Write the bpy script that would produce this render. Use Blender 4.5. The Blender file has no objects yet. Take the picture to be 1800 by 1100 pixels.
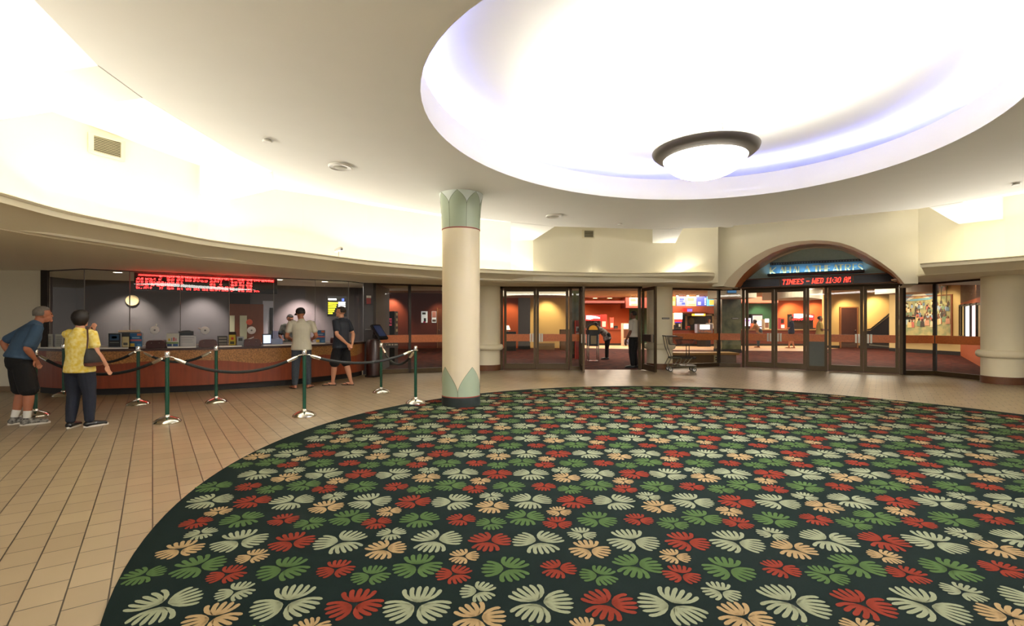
import bpy, bmesh, math, random
from math import sin, cos, pi, radians, sqrt, atan2
from mathutils import Vector, Matrix
random.seed(7)
sc = bpy.context.scene
COL = sc.collection

# ---------------------------------------------------------------- camera
F, PX0, YH, H = 857.0, 900.0, 567.0, 1.42          # focal length in pixels, principal column, horizon row, eye height
cam = bpy.data.objects.new('camera', bpy.data.cameras.new('camera'))
COL.objects.link(cam)
cam.location = (0, 0, H)
cam.rotation_euler = (radians(90), 0, 0)
cam.data.sensor_width = 36
cam.data.lens = 36 * F / 1800
cam.data.shift_y = (YH - 550) / 1800
cam.data.clip_end = 200
sc.camera = cam
sc.view_settings.view_transform = 'Standard'
sc.view_settings.look = 'None'
sc.view_settings.gamma = 1
sc.view_settings.use_curve_mapping = False
sc.view_settings.exposure = 0.85
sc.cycles.use_denoising = True
sc.cycles.max_bounces = 8
sc.cycles.transparent_max_bounces = 16
sc.cycles.sample_clamp_indirect = 6

# ---------------------------------------------------------------- world (light of the mall behind the camera)
w = bpy.data.worlds.new('world'); sc.world = w
w.use_nodes = True
w.node_tree.nodes['Background'].inputs[0].default_value = (1.0, 0.96, 0.88, 1)
w.node_tree.nodes['Background'].inputs[1].default_value = 0.22

# ---------------------------------------------------------------- lights
ZC, ZO, ZL, ZS = 3.62, 4.10, 2.78, 2.51     # main ceiling, outer bay ceiling, cove lip, soffit
CX, CY = 2.73, 5.30                         # centre of the round hall
DX, DY, DR = 2.24, 5.67, 3.07               # centre and radius of the ceiling dome
WARM = (1.0, 0.95, 0.84)

def area(name, loc, sx, sy, power, color, rot=(0, 0, 0), shape='RECTANGLE', spread=180):
    l = bpy.data.lights.new(name, 'AREA'); l.energy = power; l.color = color
    l.shape = shape; l.size = sx; l.size_y = sy; l.spread = radians(spread)
    o = bpy.data.objects.new(name, l); COL.objects.link(o); o.location = loc; o.rotation_euler = rot
    return o

def spot(name, loc, target, power, color, deg=60, blend=.6, r=.05):
    l = bpy.data.lights.new(name, 'SPOT'); l.energy = power; l.color = color
    l.spot_size = radians(deg); l.spot_blend = blend; l.shadow_soft_size = r
    o = bpy.data.objects.new(name, l); COL.objects.link(o); o.location = loc
    d = Vector(target) - Vector(loc); o.rotation_euler = d.to_track_quat('-Z', 'Y').to_euler()
    return o

# pixel -> place helpers (rays of the camera above)
def G(px, py): Y = H * F / (py - YH); return Vector(((px - PX0) * Y / F, Y, 0))
def At(px, py, Y): return Vector(((px - PX0) * Y / F, Y, H - (py - YH) * Y / F))
def Zp(px, py, z): Y = (z - H) * F / (YH - py); return Vector(((px - PX0) * Y / F, Y, z))
def zat(py, Y): return H - (py - YH) * Y / F

LIP = [Zp(a, b, ZL) for a, b in [(0, 336), (120, 370), (240, 395), (380, 422), (520, 440), (650, 457), (775, 468), (900, 474), (1000, 477.5), (1120, 479), (1245, 478)]]
LIP = [Vector((-4.75, 1.2, ZL)), Vector((-5.1, 3.2, ZL))] + LIP + [Vector((5.74, 13.98, ZL))]
ZR = 2.74
LIPR = [Zp(a, b, ZR) for a, b in [(1617, 462), (1700, 456), (1800, 448)]] + [Vector((10.9, 7.6, ZR)), Vector((11.1, 4.5, ZR))]

def cove(poly, power, tag):                   # lamps lying in the ledge behind the lip, shining up the wall
    for i in range(len(poly) - 1):
        a, b = poly[i], poly[i + 1]
        L = (b - a).length
        m = (a + b) / 2
        out = Vector((m.x - CX, m.y - CY, 0)).normalized()
        area('cove_lamp_' + tag, (m.x + out.x * .30, m.y + out.y * .30, a.z - .02), L * .98, .07, power * L, WARM,
             (radians(238), 0, atan2(b.y - a.y, b.x - a.x)))
cove(LIP[:-1], 15, 'ring')
cove(LIPR, 22, 'ring_right')
def dome_pt(a, r=None):                       # the opening is a slightly drawn-out round
    t = a - radians(40.3); A_, B_ = 3.40, 2.77
    q = A_ * B_ / sqrt((B_ * cos(t)) ** 2 + (A_ * sin(t)) ** 2) + ((r - DR) if r is not None else 0)
    return (DX + q * cos(a), DY + q * sin(a))
for i in range(16):                           # bluish cove lamps around the dome
    a = 2 * pi * (i + .5) / 16
    area('dome_cove_lamp', (*dome_pt(a, DR + .20), 3.90), .12, 1.3, 10, (.30, .34, 1.0), (radians(180), radians(-50), a))
area('bowl_uplight', (DX, DY, 3.54), .9, .9, 480, (1.0, .97, .92), (radians(180), 0, 0), 'DISK', 160)
area('bowl_downlight', (DX, DY, 3.08), .7, .7, 40, (1.0, .97, .92), (0, 0, 0), 'DISK')
# added fill light, standing in for the unseen mall concourse behind the camera
area('concourse_fill', (1.0, -4.6, 3.4), 12, 2.0, 1000, (1.0, .96, .88))
# ================================================================ helpers
def lin(c):
    r = []
    for v in c[:3]:
        v /= 255.0
        r.append(v / 12.92 if v <= .04045 else ((v + .055) / 1.055) ** 2.4)
    return (r[0], r[1], r[2], 1)

MATS = {}
def M(name, c, rough=.6, metal=0.0, var=.08, scale=6.0, bump=0.0, emit=0.0, stretch=None, c2=None, coat=0.0, spec=.5):
    """principled material with a procedural noise tint (and optional bump)"""
    if name in MATS: return MATS[name]
    m = bpy.data.materials.new(name); m.use_nodes = True
    nt = m.node_tree; N = nt.nodes; L = nt.links
    p = N['Principled BSDF']
    p.inputs['Roughness'].default_value = rough
    p.inputs['Metallic'].default_value = metal
    p.inputs['Coat Weight'].default_value = coat
    p.inputs['Specular IOR Level'].default_value = spec
    tc = N.new('ShaderNodeTexCoord'); mp = N.new('ShaderNodeMapping')
    if stretch: mp.inputs['Scale'].default_value = stretch
    L.new(tc.outputs['Object'], mp.inputs[0])
    nz = N.new('ShaderNodeTexNoise'); nz.inputs['Scale'].default_value = scale; nz.inputs['Detail'].default_value = 5
    L.new(mp.outputs[0], nz.inputs['Vector'])
    mx = N.new('ShaderNodeMix'); mx.data_type = 'RGBA'
    a = lin(c); b = lin(c2) if c2 else tuple(min(1, v * (1 - var * 2)) for v in a[:3]) + (1,)
    mx.inputs[6].default_value = a; mx.inputs[7].default_value = b
    if c2:
        cr = N.new('ShaderNodeValToRGB'); cr.color_ramp.elements[0].position = .35; cr.color_ramp.elements[1].position = .65
        L.new(nz.outputs['Fac'], cr.inputs[0]); L.new(cr.outputs[0], mx.inputs[0])
    else:
        L.new(nz.outputs['Fac'], mx.inputs[0])
    L.new(mx.outputs[2], p.inputs['Base Color'])
    if emit:
        L.new(mx.outputs[2], p.inputs['Emission Color']); p.inputs['Emission Strength'].default_value = emit
    if bump:
        bp = N.new('ShaderNodeBump'); bp.inputs['Strength'].default_value = bump; bp.inputs['Distance'].default_value = .01
        L.new(nz.outputs['Fac'], bp.inputs['Height']); L.new(bp.outputs[0], p.inputs['Normal'])
    MATS[name] = m
    return m

def glass_mat(name, tint=(.93, .95, .93), refl=1.0):
    if name in MATS: return MATS[name]
    m = bpy.data.materials.new(name); m.use_nodes = True
    nt = m.node_tree; N = nt.nodes; L = nt.links
    for n in list(N):
        if n.type != 'OUTPUT_MATERIAL': N.remove(n)
    out = [n for n in N if n.type == 'OUTPUT_MATERIAL'][0]
    tr = N.new('ShaderNodeBsdfTransparent'); tr.inputs[0].default_value = (*tint, 1)
    gl = N.new('ShaderNodeBsdfGlossy'); gl.inputs['Roughness'].default_value = .0
    fr = N.new('ShaderNodeFresnel'); fr.inputs[0].default_value = 1.5
    ge = N.new('ShaderNodeNewGeometry')
    inv = N.new('ShaderNodeMath'); inv.operation = 'SUBTRACT'; inv.inputs[0].default_value = refl
    L.new(ge.outputs['Backfacing'], inv.inputs[1])
    mu = N.new('ShaderNodeMath'); mu.operation = 'MULTIPLY'; mu.use_clamp = True
    L.new(fr.outputs[0], mu.inputs[0]); L.new(inv.outputs[0], mu.inputs[1])
    mx = N.new('ShaderNodeMixShader')
    L.new(mu.outputs[0], mx.inputs[0]); L.new(tr.outputs[0], mx.inputs[1]); L.new(gl.outputs[0], mx.inputs[2])
    L.new(mx.outputs[0], out.inputs[0])
    MATS[name] = m
    return m

def emis(name, c, s):
    if name in MATS: return MATS[name]
    m = M(name, c, .4, var=.02, emit=s)
    return m

class MB:
    """collects shapes; build() links them as ONE mesh object"""
    def __init__(s): s.v = []; s.f = []; s.sm = []; s.mi = []; s.cur = 0
    def add(s, vs, fs, smooth=False):
        o = len(s.v); s.v += [tuple(v) for v in vs]
        for f in fs:
            s.f.append(tuple(i + o for i in f)); s.sm.append(smooth); s.mi.append(s.cur)
        return s
    def box(s, c, d, rz=0.0, rx=0.0, ry=0.0):
        R = Matrix.Rotation(rz, 3, 'Z') @ Matrix.Rotation(ry, 3, 'Y') @ Matrix.Rotation(rx, 3, 'X')
        vs = [Vector(c) + R @ Vector((x * d[0] / 2, y * d[1] / 2, z * d[2] / 2)) for x in (-1, 1) for y in (-1, 1) for z in (-1, 1)]
        return s.add(vs, [(0, 1, 3, 2), (4, 6, 7, 5), (0, 4, 5, 1), (2, 3, 7, 6), (0, 2, 6, 4), (1, 5, 7, 3)])
    def wall(s, a, b, z0, z1, t=.1, side=0):
        """box standing on the line a-b; side: shift of the thickness to the left (+) or right (-) of a->b"""
        a = Vector((a[0], a[1], 0)); b = Vector((b[0], b[1], 0)); d = b - a; L = d.length; n = Vector((-d.y, d.x, 0)) / L
        c = (a + b) / 2 + n * (t / 2 * side)
        return s.box((c.x, c.y, (z0 + z1) / 2), (L, t, z1 - z0), atan2(d.y, d.x))
    def prism(s, poly, z0, z1):
        n = len(poly); ar = sum(poly[i][0] * poly[(i + 1) % n][1] - poly[(i + 1) % n][0] * poly[i][1] for i in range(n))
        if ar < 0: poly = poly[::-1]
        vs = [(p[0], p[1], z0) for p in poly] + [(p[0], p[1], z1) for p in poly]
        return s.add(vs, [tuple(range(n))[::-1], tuple(range(n, 2 * n))] + [(i, (i + 1) % n, n + (i + 1) % n, n + i) for i in range(n)])
    def plate(s, poly, nrm, t):
        """3-D polygon thickened along nrm by t"""
        n = len(poly); nv = Vector(nrm) * t
        vs = [Vector(p) for p in poly] + [Vector(p) + nv for p in poly]
        return s.add(vs, [tuple(range(n)), tuple(range(n, 2 * n))[::-1]] + [((i + 1) % n, i, n + i, n + (i + 1) % n) for i in range(n)])
    def rings(s, R, closed=False, cap=True, smooth=True):
        n = len(R[0]); o = []
        for r in R: o += r
        fs = []; k = len(R)
        for i in range(k if closed else k - 1):
            a, b = i * n, ((i + 1) % k) * n
            fs += [(a + j, a + (j + 1) % n, b + (j + 1) % n, b + j) for j in range(n)]
        if cap and not closed: fs += [tuple(range(n))[::-1], tuple(range((k - 1) * n, k * n))]
        return s.add(o, fs, smooth)
    def tube(s, pts, r, n=10, closed=False, cap=True):
        pts = [Vector(p) for p in pts]; k = len(pts); R = []
        rr = r if isinstance(r, (list, tuple)) else [r] * k
        up = None
        for i in range(k):
            if closed: t = pts[(i + 1) % k] - pts[i - 1]
            else: t = pts[min(i + 1, k - 1)] - pts[max(i - 1, 0)]
            t.normalize()
            if up is None: up = Vector((0, 0, 1)) if abs(t.z) < .9 else Vector((1, 0, 0))
            x = up.cross(t)
            if x.length < 1e-4: x = Vector((0, 1, 0)).cross(t)
            x.normalize(); y = t.cross(x); up = y
            R.append([pts[i] + x * rr[i] * cos(2 * pi * j / n) + y * rr[i] * sin(2 * pi * j / n) for j in range(n)])
        return s.rings(R, closed, cap)
    def cyl(s, c, r, h, n=24, r2=None):
        return s.lathe([(r, 0), (r if r2 is None else r2, h)], c, n)
    def lathe(s, prof, c=(0, 0, 0), n=32, a0=0, a1=2 * pi, smooth=True):
        full = abs(a1 - a0 - 2 * pi) < 1e-6
        m = n if full else n + 1
        R = [[(c[0] + r * cos(a0 + (a1 - a0) * j / n), c[1] + r * sin(a0 + (a1 - a0) * j / n), c[2] + z) for j in range(m)] for r, z in prof]
        if full: return s.rings(R, False, True, smooth)
        vs = [v for r in R for v in r]; fs = []
        for i in range(len(R) - 1):
            fs += [(i * m + j, i * m + j + 1, (i + 1) * m + j + 1, (i + 1) * m + j) for j in range(n)]
        return s.add(vs, fs, smooth)
    def ball(s, c, r, n=12, m=8):
        if not isinstance(r, (tuple, list)): r = (r, r, r)
        R = []
        for i in range(m + 1):
            t = pi * (i + .02) / (m + .04)
            R.append([(c[0] + r[0] * sin(t) * cos(2 * pi * j / n), c[1] + r[1] * sin(t) * sin(2 * pi * j / n), c[2] - r[2] * cos(t)) for j in range(n)])
        return s.rings(R)
    def strip(s, A, B, smooth=False):
        n = len(A); return s.add(list(A) + list(B), [(i, i + 1, n + i + 1, n + i) for i in range(n - 1)], smooth)
    def xf(s, mat):
        s.v = [tuple(mat @ Vector(v)) for v in s.v]; return s
    def build(s, name, mat, parent=None, off=None, smooth_angle=40, **tags):
        me = bpy.data.meshes.new(name)
        vs = s.v
        o = bpy.data.objects.new(name, me)
        if parent is None:
            if off is None:
                xs = [v[0] for v in vs]; ys = [v[1] for v in vs]; zs = [v[2] for v in vs]
                off = ((min(xs) + max(xs)) / 2, (min(ys) + max(ys)) / 2, min(zs))
            vs = [(v[0] - off[0], v[1] - off[1], v[2] - off[2]) for v in vs]
            o.location = off
        else:
            w_ = WORLD.get(parent.name)
            if w_ is None and parent.parent is not None: w_ = WORLD.get(parent.parent.name)
            if w_ is not None: vs = [(v[0] - w_[0], v[1] - w_[1], v[2] - w_[2]) for v in vs]
            o.parent = parent
        me.from_pydata(vs, [], s.f)
        bm = bmesh.new(); bm.from_mesh(me); bmesh.ops.recalc_face_normals(bm, faces=bm.faces); bm.to_mesh(me); bm.free()
        for m in (mat if isinstance(mat, (list, tuple)) else [mat]): me.materials.append(m)
        me.polygons.foreach_set('use_smooth', s.sm); me.polygons.foreach_set('material_index', s.mi)
        if any(s.sm) and smooth_angle: me.set_sharp_from_angle(angle=radians(smooth_angle))
        me.update(); COL.objects.link(o)
        tag(o, **tags)
        return o

WORLD = {}       # things whose parts are given in world coordinates: name -> origin
def tag(o, label=None, cat=None, group=None, kind=None):
    if label: o['label'] = label
    if cat: o['category'] = cat
    if group: o['group'] = group
    if kind: o['kind'] = kind
    return o
def thing(name, loc, label=None, cat=None, group=None, kind=None, rz=0.0, world=False):
    o = bpy.data.objects.new(name, None); COL.objects.link(o)
    o.empty_display_size = .2
    o.location = loc; o.rotation_euler = (0, 0, rz)
    if world: WORLD[o.name] = tuple(loc)
    return tag(o, label, cat, group, kind)
def copy_tree(o, loc=None, rz=None, label=None, parent=None):
    c = o.copy(); COL.objects.link(c)
    if parent: c.parent = parent
    if loc is not None: c.location = loc
    if rz is not None: c.rotation_euler = (0, 0, rz)
    if label: c['label'] = label
    for ch in list(o.children): copy_tree(ch, parent=c)
    return c

def text_mb(txt, size, depth=.004):
    """text outline as an MB lying in the x-z plane, starting at x=0, base line z=0, facing -y"""
    cu = bpy.data.curves.new('txt', 'FONT'); cu.body = txt; cu.size = size; cu.extrude = depth / 2; cu.resolution_u = 2
    ob = bpy.data.objects.new('txt', cu); COL.objects.link(ob)
    dg = bpy.context.evaluated_depsgraph_get()
    me = bpy.data.meshes.new_from_object(ob.evaluated_get(dg))
    b = MB(); b.add([(v.co.x, -v.co.z, v.co.y) for v in me.vertices], [tuple(p.vertices) for p in me.polygons])
    bpy.data.objects.remove(ob); bpy.data.curves.remove(cu); bpy.data.meshes.remove(me)
    return b
def place(mb, p, rz=0.0, tilt=0.0):
    return mb.xf(Matrix.Translation(Vector(p)) @ Matrix.Rotation(rz, 4, 'Z') @ Matrix.Rotation(tilt, 4, 'X'))
def rzdir(a, b): return atan2(b[1] - a[1], b[0] - a[0])

# shared materials
PLASTER = M('plaster_cream', (240, 233, 210), .75, var=.02, scale=3)
CEILP = M('ceiling_paint', (242, 240, 232), .8, var=.02, scale=3)
BRONZE = M('bronze_metal', (74, 58, 36), .42, .55, var=.12)
DARKB = M('dark_bronze', (40, 30, 22), .45, .4)
CHROME = M('chrome', (225, 222, 215), .12, 1.0, var=.03)
BLACK = M('black_plastic', (18, 18, 20), .45)
WHITE = M('white_paint', (235, 232, 224), .6)
GLASS = glass_mat('clear_glass', (.95, .96, .94), .8)
GLASS_B = glass_mat('booth_glass', (.88, .89, .88), .9)
def stone(): pass
# ================================================================ floor
def tile_material():
    m = bpy.data.materials.new('floor_tiles'); m.use_nodes = True
    nt = m.node_tree; N = nt.nodes; L = nt.links; p = N['Principled BSDF']
    ge = N.new('ShaderNodeNewGeometry')
    def bricks(ang, row_w, brick_w):
        mp = N.new('ShaderNodeMapping'); mp.vector_type = 'POINT'
        mp.inputs['Rotation'].default_value = (0, 0, ang)
        L.new(ge.outputs['Position'], mp.inputs[0])
        b = N.new('ShaderNodeTexBrick')
        b.inputs['Scale'].default_value = 1; b.inputs['Mortar Size'].default_value = .0042; b.inputs['Mortar Smooth'].default_value = .2
        b.inputs['Brick Width'].default_value = brick_w; b.inputs['Row Height'].default_value = row_w
        b.inputs['Color1'].default_value = lin((156, 138, 110)); b.inputs['Color2'].default_value = lin((145, 127, 100))
        b.inputs['Mortar'].default_value = lin((52, 42, 32)); b.inputs['Bias'].default_value = 0
        L.new(mp.outputs[0], b.inputs['Vector'])
        return b
    A = bricks(radians(-(90 + 36.4)), .183, .25)
    B = bricks(radians(37.2), .20, .22)
    sx = N.new('ShaderNodeSeparateXYZ'); L.new(ge.outputs['Position'], sx.inputs[0])
    gt = N.new('ShaderNodeMath'); gt.operation = 'GREATER_THAN'; gt.inputs[1].default_value = 1.5
    L.new(sx.outputs['X'], gt.inputs[0])
    mx = N.new('ShaderNodeMix'); mx.data_type = 'RGBA'
    L.new(gt.outputs[0], mx.inputs[0]); L.new(A.outputs['Color'], mx.inputs[6]); L.new(B.outputs['Color'], mx.inputs[7])
    nz = N.new('ShaderNodeTexNoise'); nz.inputs['Scale'].default_value = .9; nz.inputs['Detail'].default_value = 6
    L.new(ge.outputs['Position'], nz.inputs['Vector'])
    mr = N.new('ShaderNodeMapRange'); mr.inputs[3].default_value = .84; mr.inputs[4].default_value = 1.12
    L.new(nz.outputs['Fac'], mr.inputs[0])
    ml = N.new('ShaderNodeMix'); ml.data_type = 'RGBA'; ml.blend_type = 'MULTIPLY'; ml.inputs[0].default_value = 1
    L.new(mx.outputs[2], ml.inputs[6]); L.new(mr.outputs[0], ml.inputs[7])
    L.new(ml.outputs[2], p.inputs['Base Color'])
    p.inputs['Roughness'].default_value = .34
    mf = N.new('ShaderNodeMix'); mf.data_type = 'FLOAT'
    L.new(gt.outputs[0], mf.inputs[0]); L.new(A.outputs['Fac'], mf.inputs[2]); L.new(B.outputs['Fac'], mf.inputs[3])
    bp = N.new('ShaderNodeBump'); bp.inputs['Strength'].default_value = .25; bp.inputs['Distance'].default_value = .003; bp.invert = True
    L.new(mf.outputs[0], bp.inputs['Height']); L.new(bp.outputs[0], p.inputs['Normal'])
    return m

# glass front of the theatre: corner points on the floor
FA = Vector((-3.80, 13.46, 0)); FC1 = Vector((-.75, 14.72, 0))       # left glass, up to the first column
FD0 = Vector((-.35, 14.75, 0)); FD1 = Vector((4.15, 14.75, 0))       # swinging doors
FE0 = Vector((4.7, 15.2, 0)); FE1 = Vector((6.72, 15.85, 0)); FE2 = Vector((7.31, 15.6, 0))
FB0 = Vector((7.37, 15.57, 0)); FB1 = Vector((10.67, 13.37, 0))      # entrance under the arch
FR1 = Vector((11.45, 13.2, 0)); FR2 = Vector((11.62, 11.9, 0))

b = MB()
b.prism([(-16, -7), (16, -7), (16, 11.6), FR2[:2], FR1[:2], FB1[:2], FB0[:2], FE2[:2], FE1[:2], FE0[:2], FD1[:2], FD0[:2], FC1[:2], FA[:2], (-4.2, 16), (-16, 16)], -.1, 0)
b.build('floor', tile_material(), kind='structure', label='beige running-bond floor tiles around the carpet', off=(0, 0, 0))

# ================================================================ carpet with its woven flowers
LEAFY = {'L': (134, 139, 112), 'G': (66, 88, 48), 'R': (114, 42, 28), 'T': (156, 132, 94)}
def carpet():
    b = MB()
    n = 160; R = 5.55
    b.lathe([(R, 0), (R, .011), (R - .004, .012)], (CX, CY, 0), n, smooth=False)
    t = .0135
    def fan(cx, cy, ang, R_, mi):
        b.cur = mi
        k = 6 if R_ > .14 else 5
        ca, sa = cos(ang), sin(ang)
        for i in range(k):
            q = -1 + 2 * i / (k - 1); lat = R_ * .60 * q
            tip = Vector((R_ * (.98 - .20 * abs(q) ** 2), lat * .98)); ctl = Vector((R_ * .34, lat * 1.02)); b0 = Vector((R_ * .03, lat * .06))
            hw0 = R_ * .60 / (k - 1) * (.66 if k == 6 else .68)
            L1, L2 = [], []
            for n_, wf in ((0, .12), (.2, .7), (.42, .98), (.62, .92), (.8, 1.0), (.91, .95), (.98, .55)):
                p = b0 * (1 - n_) ** 2 + ctl * 2 * n_ * (1 - n_) + tip * n_ ** 2
                d = ((ctl - b0) * (1 - n_) + (tip - ctl) * n_).normalized(); nn_ = Vector((-d.y, d.x)) * hw0 * wf
                L1.append(p + nn_); L2.append(p - nn_)
            P_ = L1 + [tip + (tip - ctl).normalized() * hw0 * .15] + L2[::-1]
            b.add([(cx + p.x * ca - p.y * sa, cy + p.x * sa + p.y * ca, t) for p in P_], [tuple(range(len(P_)))[::-1]])
    def flower(x, y, kind, R_, rot):
        dx, dy = x - CX, y - CY
        if dx * dx + dy * dy > (R - R_ * .75) ** 2: return
        if y < .9 or (dx * dx + dy * dy > (R - R_ * 1.05) ** 2 and random.random() < .15): return
        mi = 1 + 'LGRT'.index(kind)
        for j in range(3): fan(x + R_ * .10 * cos(rot + j * 2 * pi / 3), y + R_ * .10 * sin(rot + j * 2 * pi / 3), rot + j * 2 * pi / 3, R_, mi)
    cell = [('L', 0, 0, .158), ('L', .66, -.02, .158), ('R', .345, -.015, .132), ('L', -.315, .10, .092), ('T', -.298, -.125, .122),
            ('G', -.172, .335, .134), ('R', .125, .335, .100), ('G', .345, .265, .102), ('G', .585, .37, .134), ('R', -.462, .275, .098), ('T', -.43, .485, .088)]
    for j in range(-4, 13):
        for i in range(-6, 8):
            ox = .139 + i * 1.27 + (j % 2) * .637 + j * .004; oy = 2.453 + j * .70
            for q, (kd, x, y, R_) in enumerate(cell):
                h_ = (i * 7 + j * 5 + q * 3) % 6
                flower(ox + x, oy + y, kd, R_, (pi / 2 if (h_ + q) % 2 else -pi / 2) + (-.45, .2, 0, .5, -.2, .1)[h_])
    base = M('carpet_green', (11, 25, 23), .95, var=.25, scale=160, spec=.1)
    mats = [base] + [M('carpet_' + n_, LEAFY[k_], .95, var=.13, scale=120, spec=.1) for k_, n_ in (('L', 'sage'), ('G', 'leaf_green'), ('R', 'rust'), ('T', 'tan'))]
    return b.build('carpet', mats, label='round dark green carpet with sage, rust and tan leaf flowers', cat='carpet', off=(CX, CY, 0))
carpet()

# ================================================================ ceilings
main = [(-3.3, -7), Zp(60, 0, ZC)[:2], Zp(172, 115, ZC)[:2], Zp(250, 172, ZC)[:2], Zp(413, 270, ZC)[:2], Zp(478, 301, ZC)[:2], Zp(483, 332, ZC)[:2],
        Zp(560, 344, ZC)[:2], Zp(651, 355, ZC)[:2], Zp(766, 375, ZC)[:2], Zp(898, 390, ZC)[:2], Zp(975, 398, ZC)[:2], Zp(1147, 403, ZC)[:2], Zp(1252, 400, ZC)[:2],
        Zp(1430, 384, ZC)[:2], Zp(1613, 367, ZC)[:2], Zp(1633, 364, ZC)[:2], Zp(1692, 354.6, ZC)[:2], Zp(1754, 344, ZC)[:2], Zp(1800, 334.5, ZC)[:2], (9.3, 6.5), (9.4, -7)]
b = MB()
ND = 96
circ = [dome_pt(2 * pi * i / ND) for i in range(ND)]
# slab underside with the round opening: bridge rays from the centre to the outline
def ray_out(ang):
    best = None; c, s_ = cos(ang), sin(ang)
    for i in range(len(main)):
        x1, y1 = main[i]; x2, y2 = main[(i + 1) % len(main)]
        dx, dy = x2 - x1, y2 - y1; den = c * dy - s_ * dx
        if abs(den) < 1e-9: continue
        t_ = ((x1 - DX) * dy - (y1 - DY) * dx) / den; u_ = ((x1 - DX) * s_ - (y1 - DY) * c) / den
        if t_ > 0 and -1e-6 <= u_ <= 1 + 1e-6 and (best is None or t_ < best): best = t_
    return best
angs = sorted([2 * pi * i / ND for i in range(ND)] + [atan2(p[1] - DY, p[0] - DX) % (2 * pi) for p in main])
inn, out_ = [], []
for a in angs:
    t_ = ray_out(a + 1e-7) or ray_out(a - 1e-6)
    inn.append((*dome_pt(a), ZC)); out_.append((DX + t_ * cos(a), DY + t_ * sin(a), ZC))
n = len(angs)
for i in range(n):
    j = (i + 1) % n
    q = [inn[i], inn[j], out_[j], out_[i]]
    b.add(q + [(p[0], p[1], ZC + .08) for p in q], [(0, 1, 2, 3), (7, 6, 5, 4), (0, 4, 5, 1), (3, 2, 6, 7)])
b.build('ceiling', CEILP, kind='structure', off=(0, 0, ZC))
# outer bay ceiling, its edge wall above the slab, beams that cross the bay
b = MB()
b.prism([(-13, -7), (13, -7), (13, 16), (-13, 16)], ZO + .75, ZO + .83)
b.build('ceiling', CEILP, kind='structure', off=(0, 0, ZO))
WALLP = [Vector((-6.1, -1, 0)), Vector((-6.15, 3, 0)), Zp(0, 199, ZO), Zp(80, 192, ZO), Zp(348, 290, ZO), Zp(404, 350, ZC), Vector((-4.3, 10.0, 0)), Vector((-3.3, 11.1, 0)), Vector((-1.8, 12.3, 0)),
         Zp(898, 422, ZC), Zp(937, 422, ZC), Vector((2.2, 13.4, 0)), Zp(1147, 427, ZC), Zp(1187, 427, ZC), Vector((5.75, 13.6, 0))]
WALLP[2] = Vector((-6.2, 5.0, 0))
b = MB()
bay = [main[0]] + [tuple(p) for p in main[1:]]
ringo = [tuple(p[:2]) for p in WALLP]
# bay ceiling: strip between the slab edge and the upper wall
b.prism([(-3.0, -7), (-3.3, 4.0), (-3.3, 7), (-3.3, 8.6), (-1.2, 9.8), (1, 11.2), (5, 11.6), (6.4, 14), *[p[:2] for p in WALLP[::-1]], (-6.5, -7)], ZO, ZO + .06)
b.prism([(8.0, 9.9), (8.3, 8.6), (8.6, 6), (8.6, -7), (12, -7), (12, 9), (11.2, 10.5), (9.5, 12.5)], ZO, ZO + .06)
b.build('ceiling', CEILP, kind='structure', off=(0, 0, ZO))
b = MB()
for i in range(len(main) - 1):
    if 13 <= i <= 14: continue
    p, q = main[i], main[i + 1]
    b.wall(p, q, ZC + .002, ZO, .05, 1 if False else -1)
b.build('trim_1', CEILP, kind='structure')
def beam(name, pts):
    bb = MB(); bb.prism([p[:2] for p in pts], ZC - .003, ZO - .002)
    return bb.build(name, CEILP, kind='structure')
beam('trim_2', [Zp(172, 115, ZC), Zp(250, 172, ZC), Vector((-6.1, 5.42, 0)), Vector((-6.1, 4.78, 0))])
beam('trim_3', [Zp(478, 301, ZC), Zp(483, 332, ZC), Zp(404, 350, ZC) + Vector((-.03, .03, 0)), Zp(350, 340, ZC) + Vector((-.03, .03, 0))])
beam('trim_4', [Zp(898, 390, ZC), Zp(898, 422, ZC), Zp(937, 422, ZC), Zp(975, 398, ZC)])
beam('trim_5', [Zp(1147, 403, ZC), Zp(1147, 427, ZC), Zp(1187, 427, ZC), Zp(1200, 402, ZC)])
beam('trim_6', [Zp(1633, 364, ZC), Vector((10.0, 10.9, 0)), Vector((10.48, 10.4, 0)), Zp(1692, 354.6, ZC)])
# upper wall behind the cove ledge
b = MB()
for i in range(len(WALLP) - 1): b.wall(WALLP[i], WALLP[i + 1], ZS + .02, ZO + .05, .12, 1)
b.build('wall_left', PLASTER, kind='structure')
RW = [Vector((9.45, 11.62, 0)), Vector((10.05, 10.85, 0)), Vector((10.5, 10.38, 0)), Vector((11.3, 9.3, 0)), Vector((11.8, 7.4, 0)), Vector((12, 4, 0)), Vector((12, -3, 0))]
b = MB()
for i in range(len(RW) - 1): b.wall(RW[i], RW[i + 1], ZS + .02, ZO + .05, .12, 1)
b.build('wall_right', PLASTER, kind='structure')

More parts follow.
